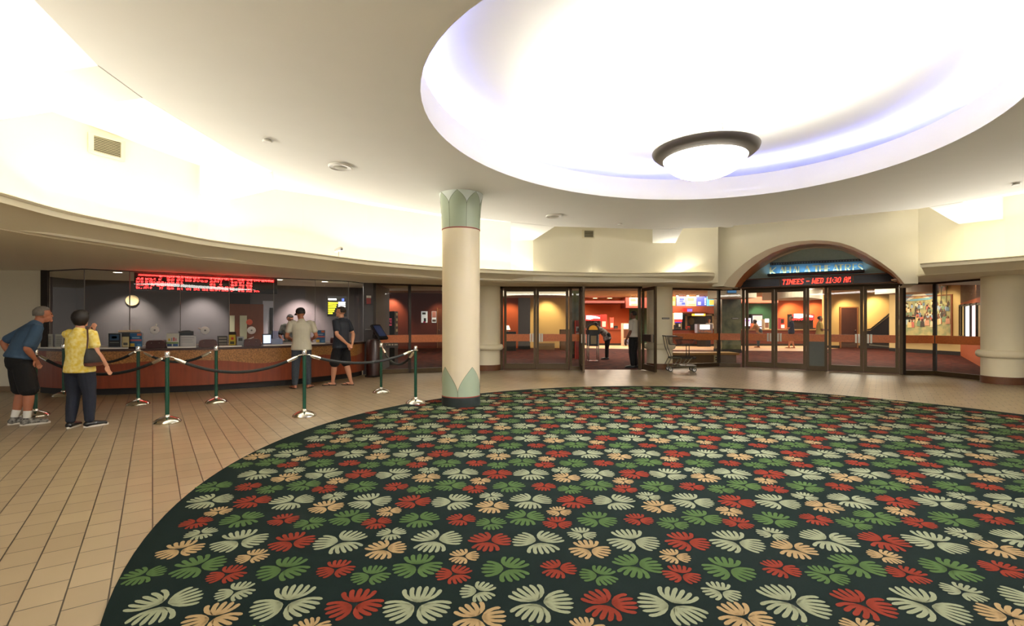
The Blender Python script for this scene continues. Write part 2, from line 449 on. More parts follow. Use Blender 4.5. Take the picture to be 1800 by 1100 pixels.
# cove ledge: lip, sloping face and the flat soffit behind it
def ledge(name, lip, endcap):
    bb = MB()
    o = []; ZL = lip[0].z
    for p in lip:
        d = Vector((p.x - CX, p.y - CY, 0)).normalized(); o.append(d)
    prof = [(.05, ZL - .10), (.03, ZL), (.005, ZL - .002), (0, ZL - .012), (.02, ZL - .03), (.60, ZS)]
    for k in range(len(prof) - 1):
        (r0, z0), (r1, z1) = prof[k], prof[k + 1]
        bb.strip([(p.x + d.x * r0, p.y + d.y * r0, z0) for p, d in zip(lip, o)], [(p.x + d.x * r1, p.y + d.y * r1, z1) for p, d in zip(lip, o)], smooth=k > 2)
    # ledge floor that carries the lamps
    bb.strip([(p.x + d.x * .19, p.y + d.y * .19, ZL - .095) for p, d in zip(lip, o)], [(p.x + d.x * .8, p.y + d.y * .8, ZL - .095) for p, d in zip(lip, o)])
    return bb.build(name, PLASTER, kind='structure', smooth_angle=60)
def smooth_line(P, k=5):
    out = []
    for i in range(len(P) - 1):
        p0, p1, p2, p3 = P[max(i - 1, 0)], P[i], P[i + 1], P[min(i + 2, len(P) - 1)]
        for j in range(k):
            t_ = j / k
            out.append(.5 * ((2 * p1) + (p2 - p0) * t_ + (2 * p0 - 5 * p1 + 4 * p2 - p3) * t_ * t_ + (3 * p1 - p0 - 3 * p2 + p3) * t_ ** 3))
    return out + [P[-1].copy()]
LS = smooth_line(LIP); LRS = smooth_line(LIPR)
ledge('trim_7', LS, True); ledge('trim_8', LRS, True)
def crease(p): d = Vector((p.x - CX, p.y - CY, 0)).normalized(); return (p.x + d.x * .59, p.y + d.y * .59)
b = MB()
cr = [crease(p) for p in LS]; cr2 = [crease(p) for p in LRS]
b.prism(cr + [(6.2, 14.6), (6.2, 16.6), (-16, 16.6), (-16, 1.2)], ZS, ZS + .03)
b.prism(cr2 + [(16, 4.5), (16, 14.2), (11.2, 14.0), (9.8, 12.6)], ZS, ZS + .03)
b.build('ceiling', PLASTER, kind='structure', off=(0, 0, ZS))

# ================================================================ dome
b = MB()
def dring(r, z): return [(*dome_pt(2 * pi * i / ND, r), z) for i in range(ND)]
b.rings([dring(DR + .02, ZC - .004), dring(DR - .008, ZC - .004), dring(DR - .008, ZC + .11), dring(DR + .01, ZC + .11)], cap=False)
b.build('trim_9', CEILP, kind='structure')
b = MB()
b.rings([dring(DR + .005, ZC + .10), dring(DR + .005, ZC + .36), dring(DR + .05, ZC + .36), dring(DR + .05, ZC + .25), dring(DR + 1.0, ZC + .25), dring(DR + 1.0, ZC + .62)], cap=False)
b.build('trim_10', CEILP, kind='structure', smooth_angle=30)
b = MB()
rs = []
for k in range(13):
    q = k / 12
    rs.append([(DX + (x - DX) * (1.005 - q), DY + (y - DY) * (1.005 - q), ZC + .60 + .66 * sin(q * pi / 2)) for x, y, _ in dring(DR + 1.0, 0)])
b.rings(rs, cap=True)
b.build('ceiling', CEILP, kind='structure', smooth_angle=60)
# flush access hatch, sprinklers, speakers on the ceilings
def dome_z(x, y):
    e_ = dome_pt(atan2(y - DY, x - DX), DR + 1.0); q = 1 - min(1, sqrt((x - DX) ** 2 + (y - DY) ** 2) / sqrt((e_[0] - DX) ** 2 + (e_[1] - DY) ** 2)); return ZC + .60 + .66 * sin(q * pi / 2)
def on_dome(px, py):
    z = 4.4
    for _ in range(12): p = Zp(px, py, z); z = dome_z(p.x, p.y)
    return Zp(px, py, z)
hp = [on_dome(*q) for q in ((1652, 56), (1735, 45), (1722, 82), (1646, 92))]
hc = sum(hp, Vector()) / 4; hn = (hp[1] - hp[0]).cross(hp[3] - hp[0]).normalized()
if hn.z > 0: hn = -hn
ht = thing('access_hatch', hc, 'white square access hatch in the dome', 'hatch', world=True)
MB().plate([hc + (p - hc) * .9 for p in hp], hn, .02).build('hatch_door', WHITE, ht)
fr = MB()
for i in range(4):
    a, c_ = hp[i], hp[(i + 1) % 4]; a2, c2 = hc + (a - hc) * .92, hc + (c_ - hc) * .92
    fr.plate([a, c_, c2, a2], hn, .028)
fr.build('hatch_frame', WHITE, ht)
def sprinkler(p, label):
    t_ = thing('sprinkler_cover', p, label, 'sprinkler', group='round sprinkler covers on the ceiling')
    MB().lathe([(.001, -.028), (.05, -.028), (.055, -.02), (.055, -.012)], n=20).build('cover_plate', WHITE, t_)
    MB().lathe([(.042, -.014), (.042, .03)], n=20).build('recess_ring', M('grey_ring', (150, 146, 136), .5), t_)
sprinkler(on_dome(890, 144), 'round white sprinkler cover on the left slope of the dome')
sprinkler(on_dome(1510, 211), 'round white sprinkler cover low on the right slope of the dome')
sprinkler(Zp(470, 246, ZC), 'round white sprinkler cover on the flat ceiling left of the column')
sprinkler(Zp(1090, 393, ZC), 'small sprinkler cover on the flat ceiling beyond the dome')
sprinkler(Zp(1787, 322, ZC), 'small sprinkler cover on the flat ceiling at far right')
def speaker(p, r, label):
    t_ = thing('ceiling_speaker', p, label, 'speaker', group='round speakers in the ceiling')
    MB().lathe([(r, 0), (r, -.012), (r * .93, -.024), (r * .86, -.018)], n=32).build('rim', WHITE, t_)
    MB().lathe([(r * .86, -.004), (r * .55, -.02), (.001, -.026)], n=32).build('grille', M('speaker_grille', (196, 190, 172), .7, var=.2, scale=120), t_)
speaker(Zp(598, 292, ZC), .16, 'large round white speaker in the ceiling left of the column')
speaker(Zp(974, 379, ZC), .17, 'round white speaker in the ceiling right of the column')

# pendant bowl lamp below the dome
pl = thing('pendant_bowl_lamp', (DX, DY, 3.10), 'big glowing bowl lamp with dark metal ring under the dome', 'lamp')
bp = [(.001, .0)] + [(.47 * sin(a), .27 - .27 * cos(a)) for a in [radians(10 * k) for k in range(1, 10)]]
MB().lathe(bp, n=64).build('bowl', emis('lamp_glass', (255, 247, 235), 14), pl)
MB().lathe([(.47, .22), (.50, .245), (.535, .255), (.58, .295), (.59, .32), (.58, .335), (.535, .32), (.475, .31), (.465, .27), (.47, .22)], n=64).build('ring', M('pewter', (118, 112, 104), .55, .4), pl)
for k in range(3):
    a = 2 * pi * k / 3 + .5
    MB().tube([(.535 * cos(a), .535 * sin(a), .32), (.10 * cos(a), .10 * sin(a), 1.80)], .006, 6).build('rod', M('pewter', (118, 112, 104)), pl)

# ================================================================ arch
du = (FB1 - FB0).normalized(); dn = Vector((du.y, -du.x, 0))          # along the entrance, and out towards the hall
if dn.y > 0: dn = -dn
AF = Vector((5.75, 14.0, 0))                                          # a point on the front plane of the arch wall
def onp(px, py, p0):
    d = Vector(((px - PX0) / F, 1, -(py - YH) / F)); o = Vector((0, 0, H))
    t_ = (p0 - o).dot(dn) / d.dot(dn); return o + d * t_
DP = FB0 + dn * .02
arcF = [(1271, 503), (1280, 489), (1292, 477), (1308, 463), (1325, 451), (1347, 439), (1372, 430), (1400, 424), (1430, 422), (1455, 423), (1477, 426.5), (1500, 434), (1523, 445), (1547, 460), (1570, 477), (1582, 489), (1590, 499)]
arcB = [(1291, 505), (1299, 492), (1308, 481), (1320, 470), (1337, 457), (1358, 444.5), (1383, 435), (1407, 430), (1432, 428), (1456, 429), (1479, 432.5), (1501, 440), (1523, 450.5), (1545, 465), (1567, 480), (1577, 490), (1583, 499)]
arcT = [(1303, 505), (1308, 497), (1317, 488), (1333, 475), (1350, 464), (1368, 454), (1388, 445.5), (1410, 439), (1436, 436), (1458, 437), (1480, 441), (1501, 449.5), (1523, 463), (1545, 473), (1564, 483), (1572, 490), (1578, 498)]
pF = [onp(a, c, AF) for a, c in arcF]
pB = [onp(a, c, AF - dn * .45) for a, c in arcB]
pT = [onp(a, c, DP + dn * .35) for a, c in arcT]
eL, eR = onp(1252, 505, AF), onp(1614, 494, AF)
b = MB()
th = -dn * .42
top = [Vector((p.x, p.y, ZO + .1)) for p in pF]
L0 = Vector((eL.x, eL.y, pF[0].z)); R0 = Vector((eR.x, eR.y, pF[-1].z))
front = [L0] + pF + [R0]; topf = [Vector((p.x, p.y, ZO + .1)) for p in front]
b.strip(front, topf); b.strip([p + th for p in front], [p + th for p in topf])
b.strip([L0, pF[0]], [L0 + th, pF[0] + th]); b.strip([pF[-1], R0], [pF[-1] + th, R0 + th])
b.strip([L0, topf[0]], [L0 - dn * 1.6, topf[0] - dn * 1.6]); b.strip([R0, topf[-1]], [R0 - dn * 1.6, topf[-1] - dn * 1.6])
b.strip([L0, L0 - dn * 1.6], [pF[0], pF[0] - dn * 1.6])
b.strip([R0, R0 - dn * 1.6], [pF[-1], pF[-1] - dn * 1.6])
b.build('wall_arch', PLASTER, kind='structure')
MB().strip(pF, pB, True).build('trim_11', PLASTER, kind='structure', smooth_angle=60)
MB().strip(pB, pT, True).build('trim_12', M('arch_wood', (186, 124, 70), .5, var=.3, scale=5), kind='structure', smooth_angle=60)
pTb = [onp(a, c, DP) for a, c in arcT]
zt = 2.74
tp = [p.copy() for p in pT]
b = MB().plate(tp, -dn, .1)
b.build('wall_tympanum', M('tympanum_teal', (176, 196, 192), .7, var=.12, scale=14), kind='structure')
# ================================================================ glass front
RAIL = M('rail_orange', (222, 124, 64), .4, var=.25, scale=26)
PULL = M('pull_metal', (196, 192, 176), .3, .7)
DT = 2.51
def glazing(name, pts, label, sill=.12):
    """glass wall along pts: window > frame, pane (each), rail (each), mullion (each)"""
    t_ = thing(name, (pts[0][0], pts[0][1], 0), label, kind='structure', world=True)
    fr = MB()
    for a, b_ in zip(pts[:-1], pts[1:]):
        fr.wall(a, b_, 0, sill, .09); fr.wall(a, b_, DT - .05, DT, .09)
    fr.build('frame', BRONZE, t_)
    for a, b_ in zip(pts[:-1], pts[1:]):
        MB().wall(a, b_, sill, DT - .05, .012).build('pane', GLASS, t_)
        MB().wall(a, b_, .86, 1.075, .07).build('rail', RAIL, t_)
    for k, p in enumerate(pts):
        if 0 < k < len(pts) - 1 or k == 0:
            MB().box((p[0], p[1], DT / 2), (.07, .1, DT), rzdir(pts[max(k - 1, 0)], pts[min(k + 1, len(pts) - 1)])).build('mullion', DARKB, t_)
    return t_
def on_line(px, a, b_):
    k = (px - PX0) / F; d = b_ - a; t_ = (k * a.y - a.x) / (d.x - k * d.y); return a + d * t_
glazing('window_1', [FA, on_line(720, FA, FC1), FC1 + Vector((-.25, -.1, 0))], 'glass wall with orange rail left of the painted column')
glazing('window_2', [FE0 + Vector((.3, .15, 0)), FE1, FE2], 'glass wall with orange rail behind the shopping cart')
glazing('window_3', [FB1 + du * .05, FR1, FR2], 'glass wall with orange rail in front of the mural')

def leaf(name, a, b_, label, hand, rail=True, dark=False):
    """framed glass door leaf from a (hinge side) to b (handle side)"""
    t_ = thing(name, (a.x, a.y, 0), label, kind='structure', world=True)
    d = (b_ - a).normalized(); n = Vector((-d.y, d.x, 0))
    z0, z1, st = .02, DT - .06, .075
    f_ = MB()
    f_.wall(a, a + d * st, z0, z1, .06); f_.wall(b_ - d * st, b_, z0, z1, .06)
    f_.wall(a + d * st, b_ - d * st, z0, z0 + .17, .06); f_.wall(a + d * st, b_ - d * st, z1 - .09, z1, .06)
    f_.build('frame', BRONZE, t_)
    MB().wall(a + d * st, b_ - d * st, z0 + .17, z1 - .09, .012).build('pane', GLASS, t_)
    if rail: MB().wall(a + d * st, b_ - d * st, .86, 1.075, .066).build('rail', RAIL if not dark else DARKB, t_)
    if hand:
        for q in (.10, .17):
            for s_ in (-1, 1):
                c = b_ - d * q + n * (.05 * s_)
                MB().box((c.x, c.y, .967), (.045, .02, .25), atan2(d.y, d.x)).build('pull_handle', PULL, t_)
    return t_
def jamb(name, spots, z1, label, rot, head=None):
    t_ = thing(name, (spots[0].x, spots[0].y, 0), label, kind='structure', world=True)
    for p in spots: MB().box((p.x, p.y, z1 / 2), (.075, .11, z1), rot).build('jamb', BRONZE, t_)
    if head: MB().wall(head[0], head[1], z1 - .06, z1, .11).build('head', BRONZE, t_)
    return t_
ax = lambda px: on_line(px, FD0, FD1)
jamb('trim_13', [ax(882), ax(1003), ax(1020), ax(1124)], DT, 'bronze frame of the straight door row', 0, (ax(879), ax(1128)))
leaf('door_1', ax(886), ax(942.2), 'closed glass door next to the left plain column', True)
leaf('door_2', ax(999), ax(942.8), 'closed glass door left of the narrow side light', True)
sl = thing('window_4', ax(1011), 'narrow side light between closed and open doors', kind='structure', world=True)
MB().wall(ax(1005), ax(1018), .1, DT - .06, .012).build('pane', GLASS, sl)
MB().wall(ax(1005), ax(1018), .86, 1.075, .06).build('rail', RAIL, sl)
MB().wall(ax(1005), ax(1018), 0, .1, .07).build('sill', BRONZE, sl)
leaf('door_3', Vector((2.10, 14.68, 0)), Vector((2.02, 13.74, 0)), 'open glass door swung out edge-on at the left of the doorway', True)
leaf('door_4', Vector((3.93, 14.68, 0)), Vector((4.06, 13.76, 0)), 'open glass door swung out beside the guard', True, dark=True)
bx = lambda px: on_line(px, FB0, FB1)
rB = atan2(du.y, du.x)
jamb('trim_14', [bx(1307), bx(1420), bx(1452), bx(1584)], DT, 'bronze frame of the entrance under the arch', rB, (bx(1304), bx(1587)))
leaf('door_5', bx(1311), bx(1361), 'leftmost glass door under the arch', True)
leaf('door_6', bx(1417), bx(1361.6), 'glass door under the arch left of the grey panel', True)
leaf('door_7', bx(1456), bx(1517.5), 'glass door under the arch right of the grey panel', True)
leaf('door_8', bx(1580), bx(1518.2), 'rightmost glass door under the arch', True)
s2 = thing('window_5', bx(1436), 'side light with grey lower panel between the arched doors', kind='structure', world=True)
MB().wall(bx(1422), bx(1450), 1.0, DT - .06, .012).build('pane', GLASS, s2)
MB().wall(bx(1422), bx(1450), .86, 1.075, .07).build('rail', RAIL, s2)
MB().wall(bx(1422), bx(1450), .14, .86, .05).build('panel', M('panel_grey', (84, 88, 78), .4, var=.15, scale=20), s2)
MB().wall(bx(1422), bx(1450), 0, .14, .07).build('sill', BRONZE, s2)

# ================================================================ transom with the running message display
SGN = DP + dn * .50
SGB = DP + dn * .37
def sg(px, py, off=0.0): return onp(px, py, SGB + dn * off)
td = thing('message_display', sg(1440, 505), 'long red lettered message display above the arched doors', 'display', world=True)
zb, zu = 2.515, 2.735
a0, a1 = on_line(1298, SGN, SGN + du), on_line(1588, SGN, SGN + du)
b0, b1 = a0 + du * .17, a1 - du * .17
def trap(mb, z0, z1, u0, u1, v0, v1, t_, off):
    o = dn * off
    mb.plate([Vector((u0.x, u0.y, z0)) + o, Vector((u1.x, u1.y, z0)) + o, Vector((v1.x, v1.y, z1)) + o, Vector((v0.x, v0.y, z1)) + o], -dn, t_)
m_ = MB(); trap(m_, zb, zu, a0, a1, b0, b1, .12, -.02); m_.build('case', M('display_black', (22, 14, 12), .25), td)
brn = M('display_trim', (112, 74, 40), .45, var=.2)
m_ = MB(); trap(m_, zb - .035, zb, a0 - du * .03, a1 + du * .03, a0, a1, .14, .02); trap(m_, zu, zu + .03, b0, b1, b0 + du * .02, b1 - du * .02, .14, .02)
u0, u1 = on_line(1371.5, SGN, SGN + du), on_line(1499.5, SGN, SGN + du)
for u in (u0, u1):
    trap(m_, zb, zu, u - du * .015, u + du * .015, u - du * .015, u + du * .015, .05, .02)
m_.plate([Vector((a0.x, a0.y, zb)), Vector((a0.x, a0.y, zb)) + du * .04, Vector((b0.x, b0.y, zu)) + du * .04, Vector((b0.x, b0.y, zu))], dn, .02)
m_.plate([Vector((a1.x, a1.y, zb)), Vector((a1.x, a1.y, zb)) - du * .04, Vector((b1.x, b1.y, zu)) - du * .04, Vector((b1.x, b1.y, zu))], dn, .02)
m_.build('trim', brn, td)
DOT = {'T': '11111 00100 00100 00100 00100 00100 00100', 'I': '111 010 010 010 010 010 111', 'N': '10001 11001 11101 10111 10011 10001 10001', 'E': '1111 1000 1000 1110 1000 1000 1111',
       'S': '0111 1000 1000 0110 0001 0001 1110', '-': '0000 0000 0000 1111 0000 0000 0000', 'W': '10001 10001 10001 10101 10101 11011 10001', 'D': '1110 1001 1001 1001 1001 1001 1110',
       '1': '010 110 010 010 010 010 111', ':': '0 0 1 0 1 0 0', '3': '1110 0001 0001 0110 0001 0001 1110', '0': '0110 1001 1001 1001 1001 1001 0110', 'A': '0110 1001 1001 1111 1001 1001 1001', ' ': '00 00 00 00 00 00 00', 'M': '1010 1111 1111 1001 1001 1001 1001'}
LED = emis('led_red', (255, 40, 26), 4.5)
m_ = MB(); col = 0; cols = []
for ch in 'TINEES - WED 11:30 AM':
    rows = DOT[ch].split(); wd = len(rows[0])
    for r_, row in enumerate(rows):
        for c_, v in enumerate(row):
            if v == '1': cols.append((col + c_, 6 - r_))
    col += wd + 1
W_ = (u1 - u0).length - .08; ps = W_ / col * 1.0
for c_, r_ in cols:
    x = .05 + c_ * ps + r_ * ps * .22
    if x > W_ + .02: continue
    z = zb + .045 + r_ * .0215
    p = u0 + du * x + dn * -.012
    m_.box((p.x, p.y, z), (ps * .95, .012, .018), rB)
m_.build('lettering', LED, td)

# ================================================================ sign over the entrance
ts = thing('theatre_sign', sg(1435, 487), 'blue glowing sign with gold lettering in the arch', 'sign', world=True)
q = [sg(1353, 484), sg(1517, 477), sg(1516, 457.5), sg(1354, 465)]
MB().plate(q, dn, .05).build('backing', M('sign_blue', (100, 140, 164), .6, var=.1, scale=9), ts)
fs = [sg(1354, 466.5, .05), sg(1516, 459, .05), sg(1516, 454.5, .05), sg(1354, 462, .05)]
MB().plate(fs, dn, .03).build('film_strip', M('film_black', (30, 34, 36), .4), ts)
m_ = MB()
for k in range(34):
    f0 = (k + .3) / 34; f1 = (k + .7) / 34
    lo = fs[0] + (fs[1] - fs[0]) * f0, fs[0] + (fs[1] - fs[0]) * f1
    hi = fs[3] + (fs[2] - fs[3]) * f1, fs[3] + (fs[2] - fs[3]) * f0
    qq = [lo[0] + (hi[1] - lo[0]) * .25, lo[1] + (hi[0] - lo[1]) * .25, lo[1] + (hi[0] - lo[1]) * .7, lo[0] + (hi[1] - lo[0]) * .7]
    MB().plate([p + dn * .031 for p in qq], dn, .004).build('sprocket_hole', M('film_grey', (96, 104, 108), .5), ts)
sh = [sg(1351, 485.5), sg(1519, 478.5)]
mid = (sh[0] + sh[1]) / 2
m_ = MB().plate([sh[0], sh[1], sh[1] + Vector((0, 0, .05)), sh[0] + Vector((0, 0, .05))], dn, .05)
m_.plate([sh[0] + dn * .30, sh[1] + dn * .30, sh[1] + dn * .30 + Vector((0, 0, .05)), sh[0] + dn * .30 + Vector((0, 0, .05))], dn, .02)
m_.plate([sh[0], sh[1], sh[1] - Vector((0, 0, .012)), sh[0] - Vector((0, 0, .012))], dn, .32)
m_.build('light_trough', DARKB, ts)
tilt_s = (sh[1].z - sh[0].z)
cl = area('sign_trough_lamp', mid + dn * .17 + Vector((0, 0, .02)), (sh[1] - sh[0]).length, .05, 4.5, (.40, .72, 1.0), (radians(150), 0, rB), spread=110)
GOLD = M('sign_gold', (240, 212, 146), .4, .1, var=.1)
STR = {'K': [(0, 0, 0, 1, .2), (0, .42, .9, 1, .09), (.14, .5, 1, 0, .17)], 'A': [(0, 0, .5, 1, .08), (.5, 1, 1, 0, .24), (.2, .33, .78, .33, .07)], 'H': [(.08, 0, .08, 1, .2), (.92, 0, .92, 1, .2), (.08, .5, .92, .5, .07)],
       'L': [(.1, 0, .1, 1, .3), (.1, .03, 1, .03, .09)], 'T': [(.5, 0, .5, 1, .22), (0, .95, 1, .95, .09)], 'E': [(.1, 0, .1, 1, .25), (.1, .96, 1, .96, .08), (.1, .55, .85, .55, .08), (.1, .04, 1, .04, .08)],
       'R': [(.08, 0, .08, 1, .2), (.08, .96, .6, .96, .08), (.6, .96, .85, .86, .12), (.85, .86, .85, .62, .18), (.85, .62, .55, .5, .12), (.55, .5, .08, .5, .07), (.42, .5, 1, 0, .18)],
       'S': [(.95, .84, .72, .96, .1), (.72, .96, .35, .96, .1), (.35, .96, .1, .8, .14), (.1, .8, .22, .6, .18), (.22, .6, .8, .38, .2), (.8, .38, .92, .2, .18), (.92, .2, .66, .04, .14), (.66, .04, .28, .04, .1), (.28, .04, .03, .18, .1)]}
LET = [('K', 1354.5, 1365.5), ('A', 1370.5, 1379), ('H', 1380, 1390), ('A', 1394, 1402), ('L', 1403.5, 1408.5), ('A', 1413.5, 1424), ('T', 1428.5, 1441.5), ('H', 1440.5, 1451.5), ('E', 1453, 1460), ('A', 1463.5, 1474),
       ('T', 1472.5, 1483), ('R', 1485.5, 1495.5), ('E', 1499, 1506.5), ('S', 1507.5, 1516.5)]
for ch, x0, x1 in LET:
    m_ = MB()
    yb = 484.2 - (x0 - 1354) / 162 * 7; hgt = 13.6
    base0, base1 = sg(x0, yb - .6, .12), sg(x1, yb - .6 - (x1 - x0) * .043, .12)
    U = base1 - base0; V = Vector((0, 0, (sg(x0, yb - hgt, .12) - sg(x0, yb, .12)).z))
    for (ax_, ay, bx_, by, wd) in STR[ch]:
        A_, B_ = base0 + U * ax_ + V * ay, base0 + U * bx_ + V * by
        d = (B_ - A_).normalized(); sd = d.cross(dn).normalized() * (U.length * min(wd * 1.3, .3) * .5)
        m_.plate([A_ - sd, B_ - sd, B_ + sd, A_ + sd], dn, .03)
    m_.build('letter', GOLD, ts)

# ================================================================ plain columns at the glass line
CREAM = M('column_cream', (240, 231, 202), .6, var=.02)
BRN = M('column_base_brown', (112, 68, 38), .45, var=.25, scale=14)
def plain_column(x, y, label, plate=None):
    t_ = thing('round_column', (x, y, 0), label, 'column', group='plain cream columns along the glass', kind='thing')
    r = .385
    MB().lathe([(r + .012, 0), (r + .012, .165), (r, .17)], n=48).build('base', BRN, t_)
    MB().lathe([(r - .01, .16), (r, .17), (r, ZS - .004)], n=48).build('shaft', CREAM, t_)
    MB().lathe([(r, .60), (r + .05, .605), (r + .085, .64), (r + .095, .69), (r + .085, .74), (r + .05, .775), (r, .78)], n=48).build('ring', CREAM, t_)
    if plate is not None:
        a = plate
        p = MB().box((0, 0, 0), (.24, .012, .045)).xf(Matrix.Translation((sin(a) * (r + .005), -cos(a) * (r + .005), zat(559.5, 14.8))) @ Matrix.Rotation(a, 4, 'Z'))
        p.build('name_plate', BLACK, t_)
        tx = MB()
        for k in range(11):
            tx.box((-.095 + k * .019, -.008, 0), (.011, .004, .016 if k % 3 else .02))
        tx.xf(Matrix.Translation((sin(a) * (r + .005), -cos(a) * (r + .005), zat(559.5, 14.8))) @ Matrix.Rotation(a, 4, 'Z')).build('lettering', WHITE, t_)
    return t_
plain_column(-.74, 14.70, 'plain cream column partly hidden by the painted column')
plain_column(4.60, 15.20, 'plain cream column with a small black name plate, behind the shopping cart', .18)
plain_column(11.53, 11.45, 'plain cream column at the far right end of the glass')

# ================================================================ painted column in front
pc = G(810.5, 712)
tc_ = thing('painted_column', (pc.x, pc.y, .0125), 'tall cream column with pale green leaf capital and leaf base', 'column', kind='thing')
r = .322
MB().lathe([(r + .008, 0), (r + .008, .155), (r, .156)], n=64).build('base', M('base_carpet', (24, 34, 32), .9, var=.2, scale=80), tc_)
MB().lathe([(r + .004, .155), (r + .006, .165), (r, .172)], n=64).build('base_line', M('red_line', (150, 60, 44), .6), tc_)
MB().lathe([(r - .004, .1), (r, .17), (r, 2.99)], n=64).build('shaft', M('shaft_cream', (230, 216, 184), .38, var=.05, scale=2), tc_)
MB().lathe([(r + .001, 2.985), (r + .008, 2.99), (r + .008, 3.0), (r + .001, 3.004)], n=64).build('neck_line', M('red_line', (150, 60, 44), .6), tc_)
def rcap(z):
    q = (z - 3.0) / (ZC - 3.0); return r + .002 + .052 * max(0, q) ** 2.2
MB().lathe([(rcap(3.0 + (ZC - 3.0) * k / 10), 3.0 + (ZC - 3.016) * k / 10) for k in range(11)], n=64).build('capital', M('capital_pale', (204, 214, 206), .35, var=.03), tc_)
GRN = M('petal_green', (164, 178, 152), .4, var=.06, scale=3); INK = M('petal_outline', (70, 76, 62), .6)
ang0 = atan2(-pc.y, -pc.x)              # towards the camera
def petal(a_mid, half, z0, zs, z1, rf, flat, up=True):
    R1, R2 = [], []; nz = 14; L1, L2 = [], []
    for k in range(nz + 1):
        q = k / nz; z = z0 + (z1 - z0) * q
        if z <= zs: hw = half
        else:
            u = (z - zs) / (z1 - zs); hw = half * (1 - u ** (1.55 if up else 1.35)) if up else half * (1 - u ** 1.6)
        rr = rf(z) + .003
        row = [(rr * cos(a_mid + hw * s_), rr * sin(a_mid + hw * s_), z) for s_ in [-1 + j / 4 for j in range(9)]]
        R1.append(row); L1.append(row[0]); L2.append(row[-1])
    m_ = MB(); vs = [p for row in R1 for p in row]; fs_ = []
    for k in range(nz): fs_ += [(k * 9 + j, k * 9 + j + 1, (k + 1) * 9 + j + 1, (k + 1) * 9 + j) for j in range(8)]
    inner = [(p[0] * .985, p[1] * .985, p[2]) for p in vs]
    m_.add(vs, fs_, True); m_.add(inner, [f[::-1] for f in fs_], True)
    pt_ = m_.build('petal', GRN, tc_)
    MB().tube(L1 + L2[::-1], .0022, 5).build('outline', INK, pt_)
for k in range(7): petal(ang0 + radians(-10 + 51.43 * k), radians(51.43 / 2), 3.004, 3.40, 3.598, rcap, 0)
for k in range(4): petal(ang0 + radians(35 + 90 * k), radians(45), .172, .24, .665, lambda z: r, 0, False)
# ================================================================ ticket booth
BF = smooth_line([Vector(p) for p in [(-9.62, 9.85, 0), (-8.95, 9.60, 0), (-8.17, 9.50, 0), (-7.35, 9.72, 0), (-6.40, 10.10, 0), (-5.82, 10.46, 0), (-5.4, 10.76, 0), (-5.02, 11.06, 0), (-4.64, 11.62, 0), (-4.28, 12.17, 0), (-4.06, 12.75, 0), (-4.02, 13.27, 0)]], 5)
GLN = [Vector((-9.75, 10.22, 0)), Vector((-8.64, 9.85, 0)), Vector((-4.29, 12.80, 0)), Vector((-4.08, 13.35, 0))]
def offs(P, d):                                   # curve moved towards the booth inside (left of its direction)
    out = []
    for i, p in enumerate(P):
        t_ = (P[min(i + 1, len(P) - 1)] - P[max(i - 1, 0)]).normalized()
        out.append(Vector((p.x - t_.y * d, p.y + t_.x * d, 0)))
    return out
def zz(P, z): return [Vector((p.x, p.y, z)) for p in P]
inner = [Vector((-9.62, 10.75, 0)), Vector((-8.5, 10.45, 0)), Vector((-4.95, 12.95, 0)), Vector((-4.45, 13.27, 0))]
tk = thing('ticket_counter', (-6.8, 10.6, 0), 'long curved brown wooden ticket counter with tan wavy band', 'counter', world=True)
def solid(Pf, z0, z1, d0):
    m_ = MB(); P = offs(Pf, d0)
    m_.prism([p[:2] for p in P] + [p[:2] for p in inner[::-1]], z0, z1); return m_
solid(BF, 0, .13, .07).build('toe_kick', M('toe_black', (20, 15, 13), .6), tk)
solid(BF, .13, .86, 0).build('front_panel', M('counter_wood', (156, 68, 32), .42, var=.28, scale=3, stretch=(5, 5, .5)), tk)
solid(BF, .86, .905, -.035).build('countertop', M('counter_dark', (66, 40, 34), .3, var=.2, scale=30), tk)
Pb = offs(BF, -.008)
def wave(i): s_ = i / len(BF); return .66 - .13 * math.exp(-((s_ - .52) / .11) ** 2) - .06 * math.exp(-((s_ - .2) / .06) ** 2) - .10 * math.exp(-((s_ - .86) / .08) ** 2)
m_ = MB(); k0, k1 = 3, len(BF) - 2
m_.strip([Vector((Pb[i].x, Pb[i].y, wave(i))) for i in range(k0, k1)], zz(Pb[k0:k1], .858))
m_.strip([Vector((Pb[i].x, Pb[i].y, wave(i))) for i in range(k0, k1)], [Vector((BF[i].x, BF[i].y, wave(i))) for i in range(k0, k1)])
m_.build('granite_band', M('granite_tan', (186, 128, 70), .35, var=.35, scale=45, c2=(120, 82, 40)), tk)
def on_front(px, d=0.0):
    P = offs(BF, d)
    for a, c in zip(P[:-1], P[1:]):
        k = (px - PX0) / F; dd = c - a; den = dd.x - k * dd.y
        if abs(den) < 1e-9: continue
        t_ = (k * a.y - a.x) / den
        if -.001 <= t_ <= 1.001: return a + dd * t_
    return P[-1]
LEDGE = M('ledge_white', (244, 240, 230), .35)
def ledge_piece(p0, p1):
    n_ = 8; A_ = [on_front(p0 + (p1 - p0) * i / n_, .0) for i in range(n_ + 1)]; B_ = [on_front(p0 + (p1 - p0) * i / n_, .30) for i in range(n_ + 1)]
    m_ = MB(); m_.prism([p[:2] for p in A_] + [p[:2] for p in B_[::-1]], .905, .928); m_.build('ledge', LEDGE, tk)
for p0, p1 in ((70, 226), (294, 345), (385, 425), (463, 572)): ledge_piece(p0, p1)
hood = M('hood_red', (74, 28, 22), .4, var=.2)
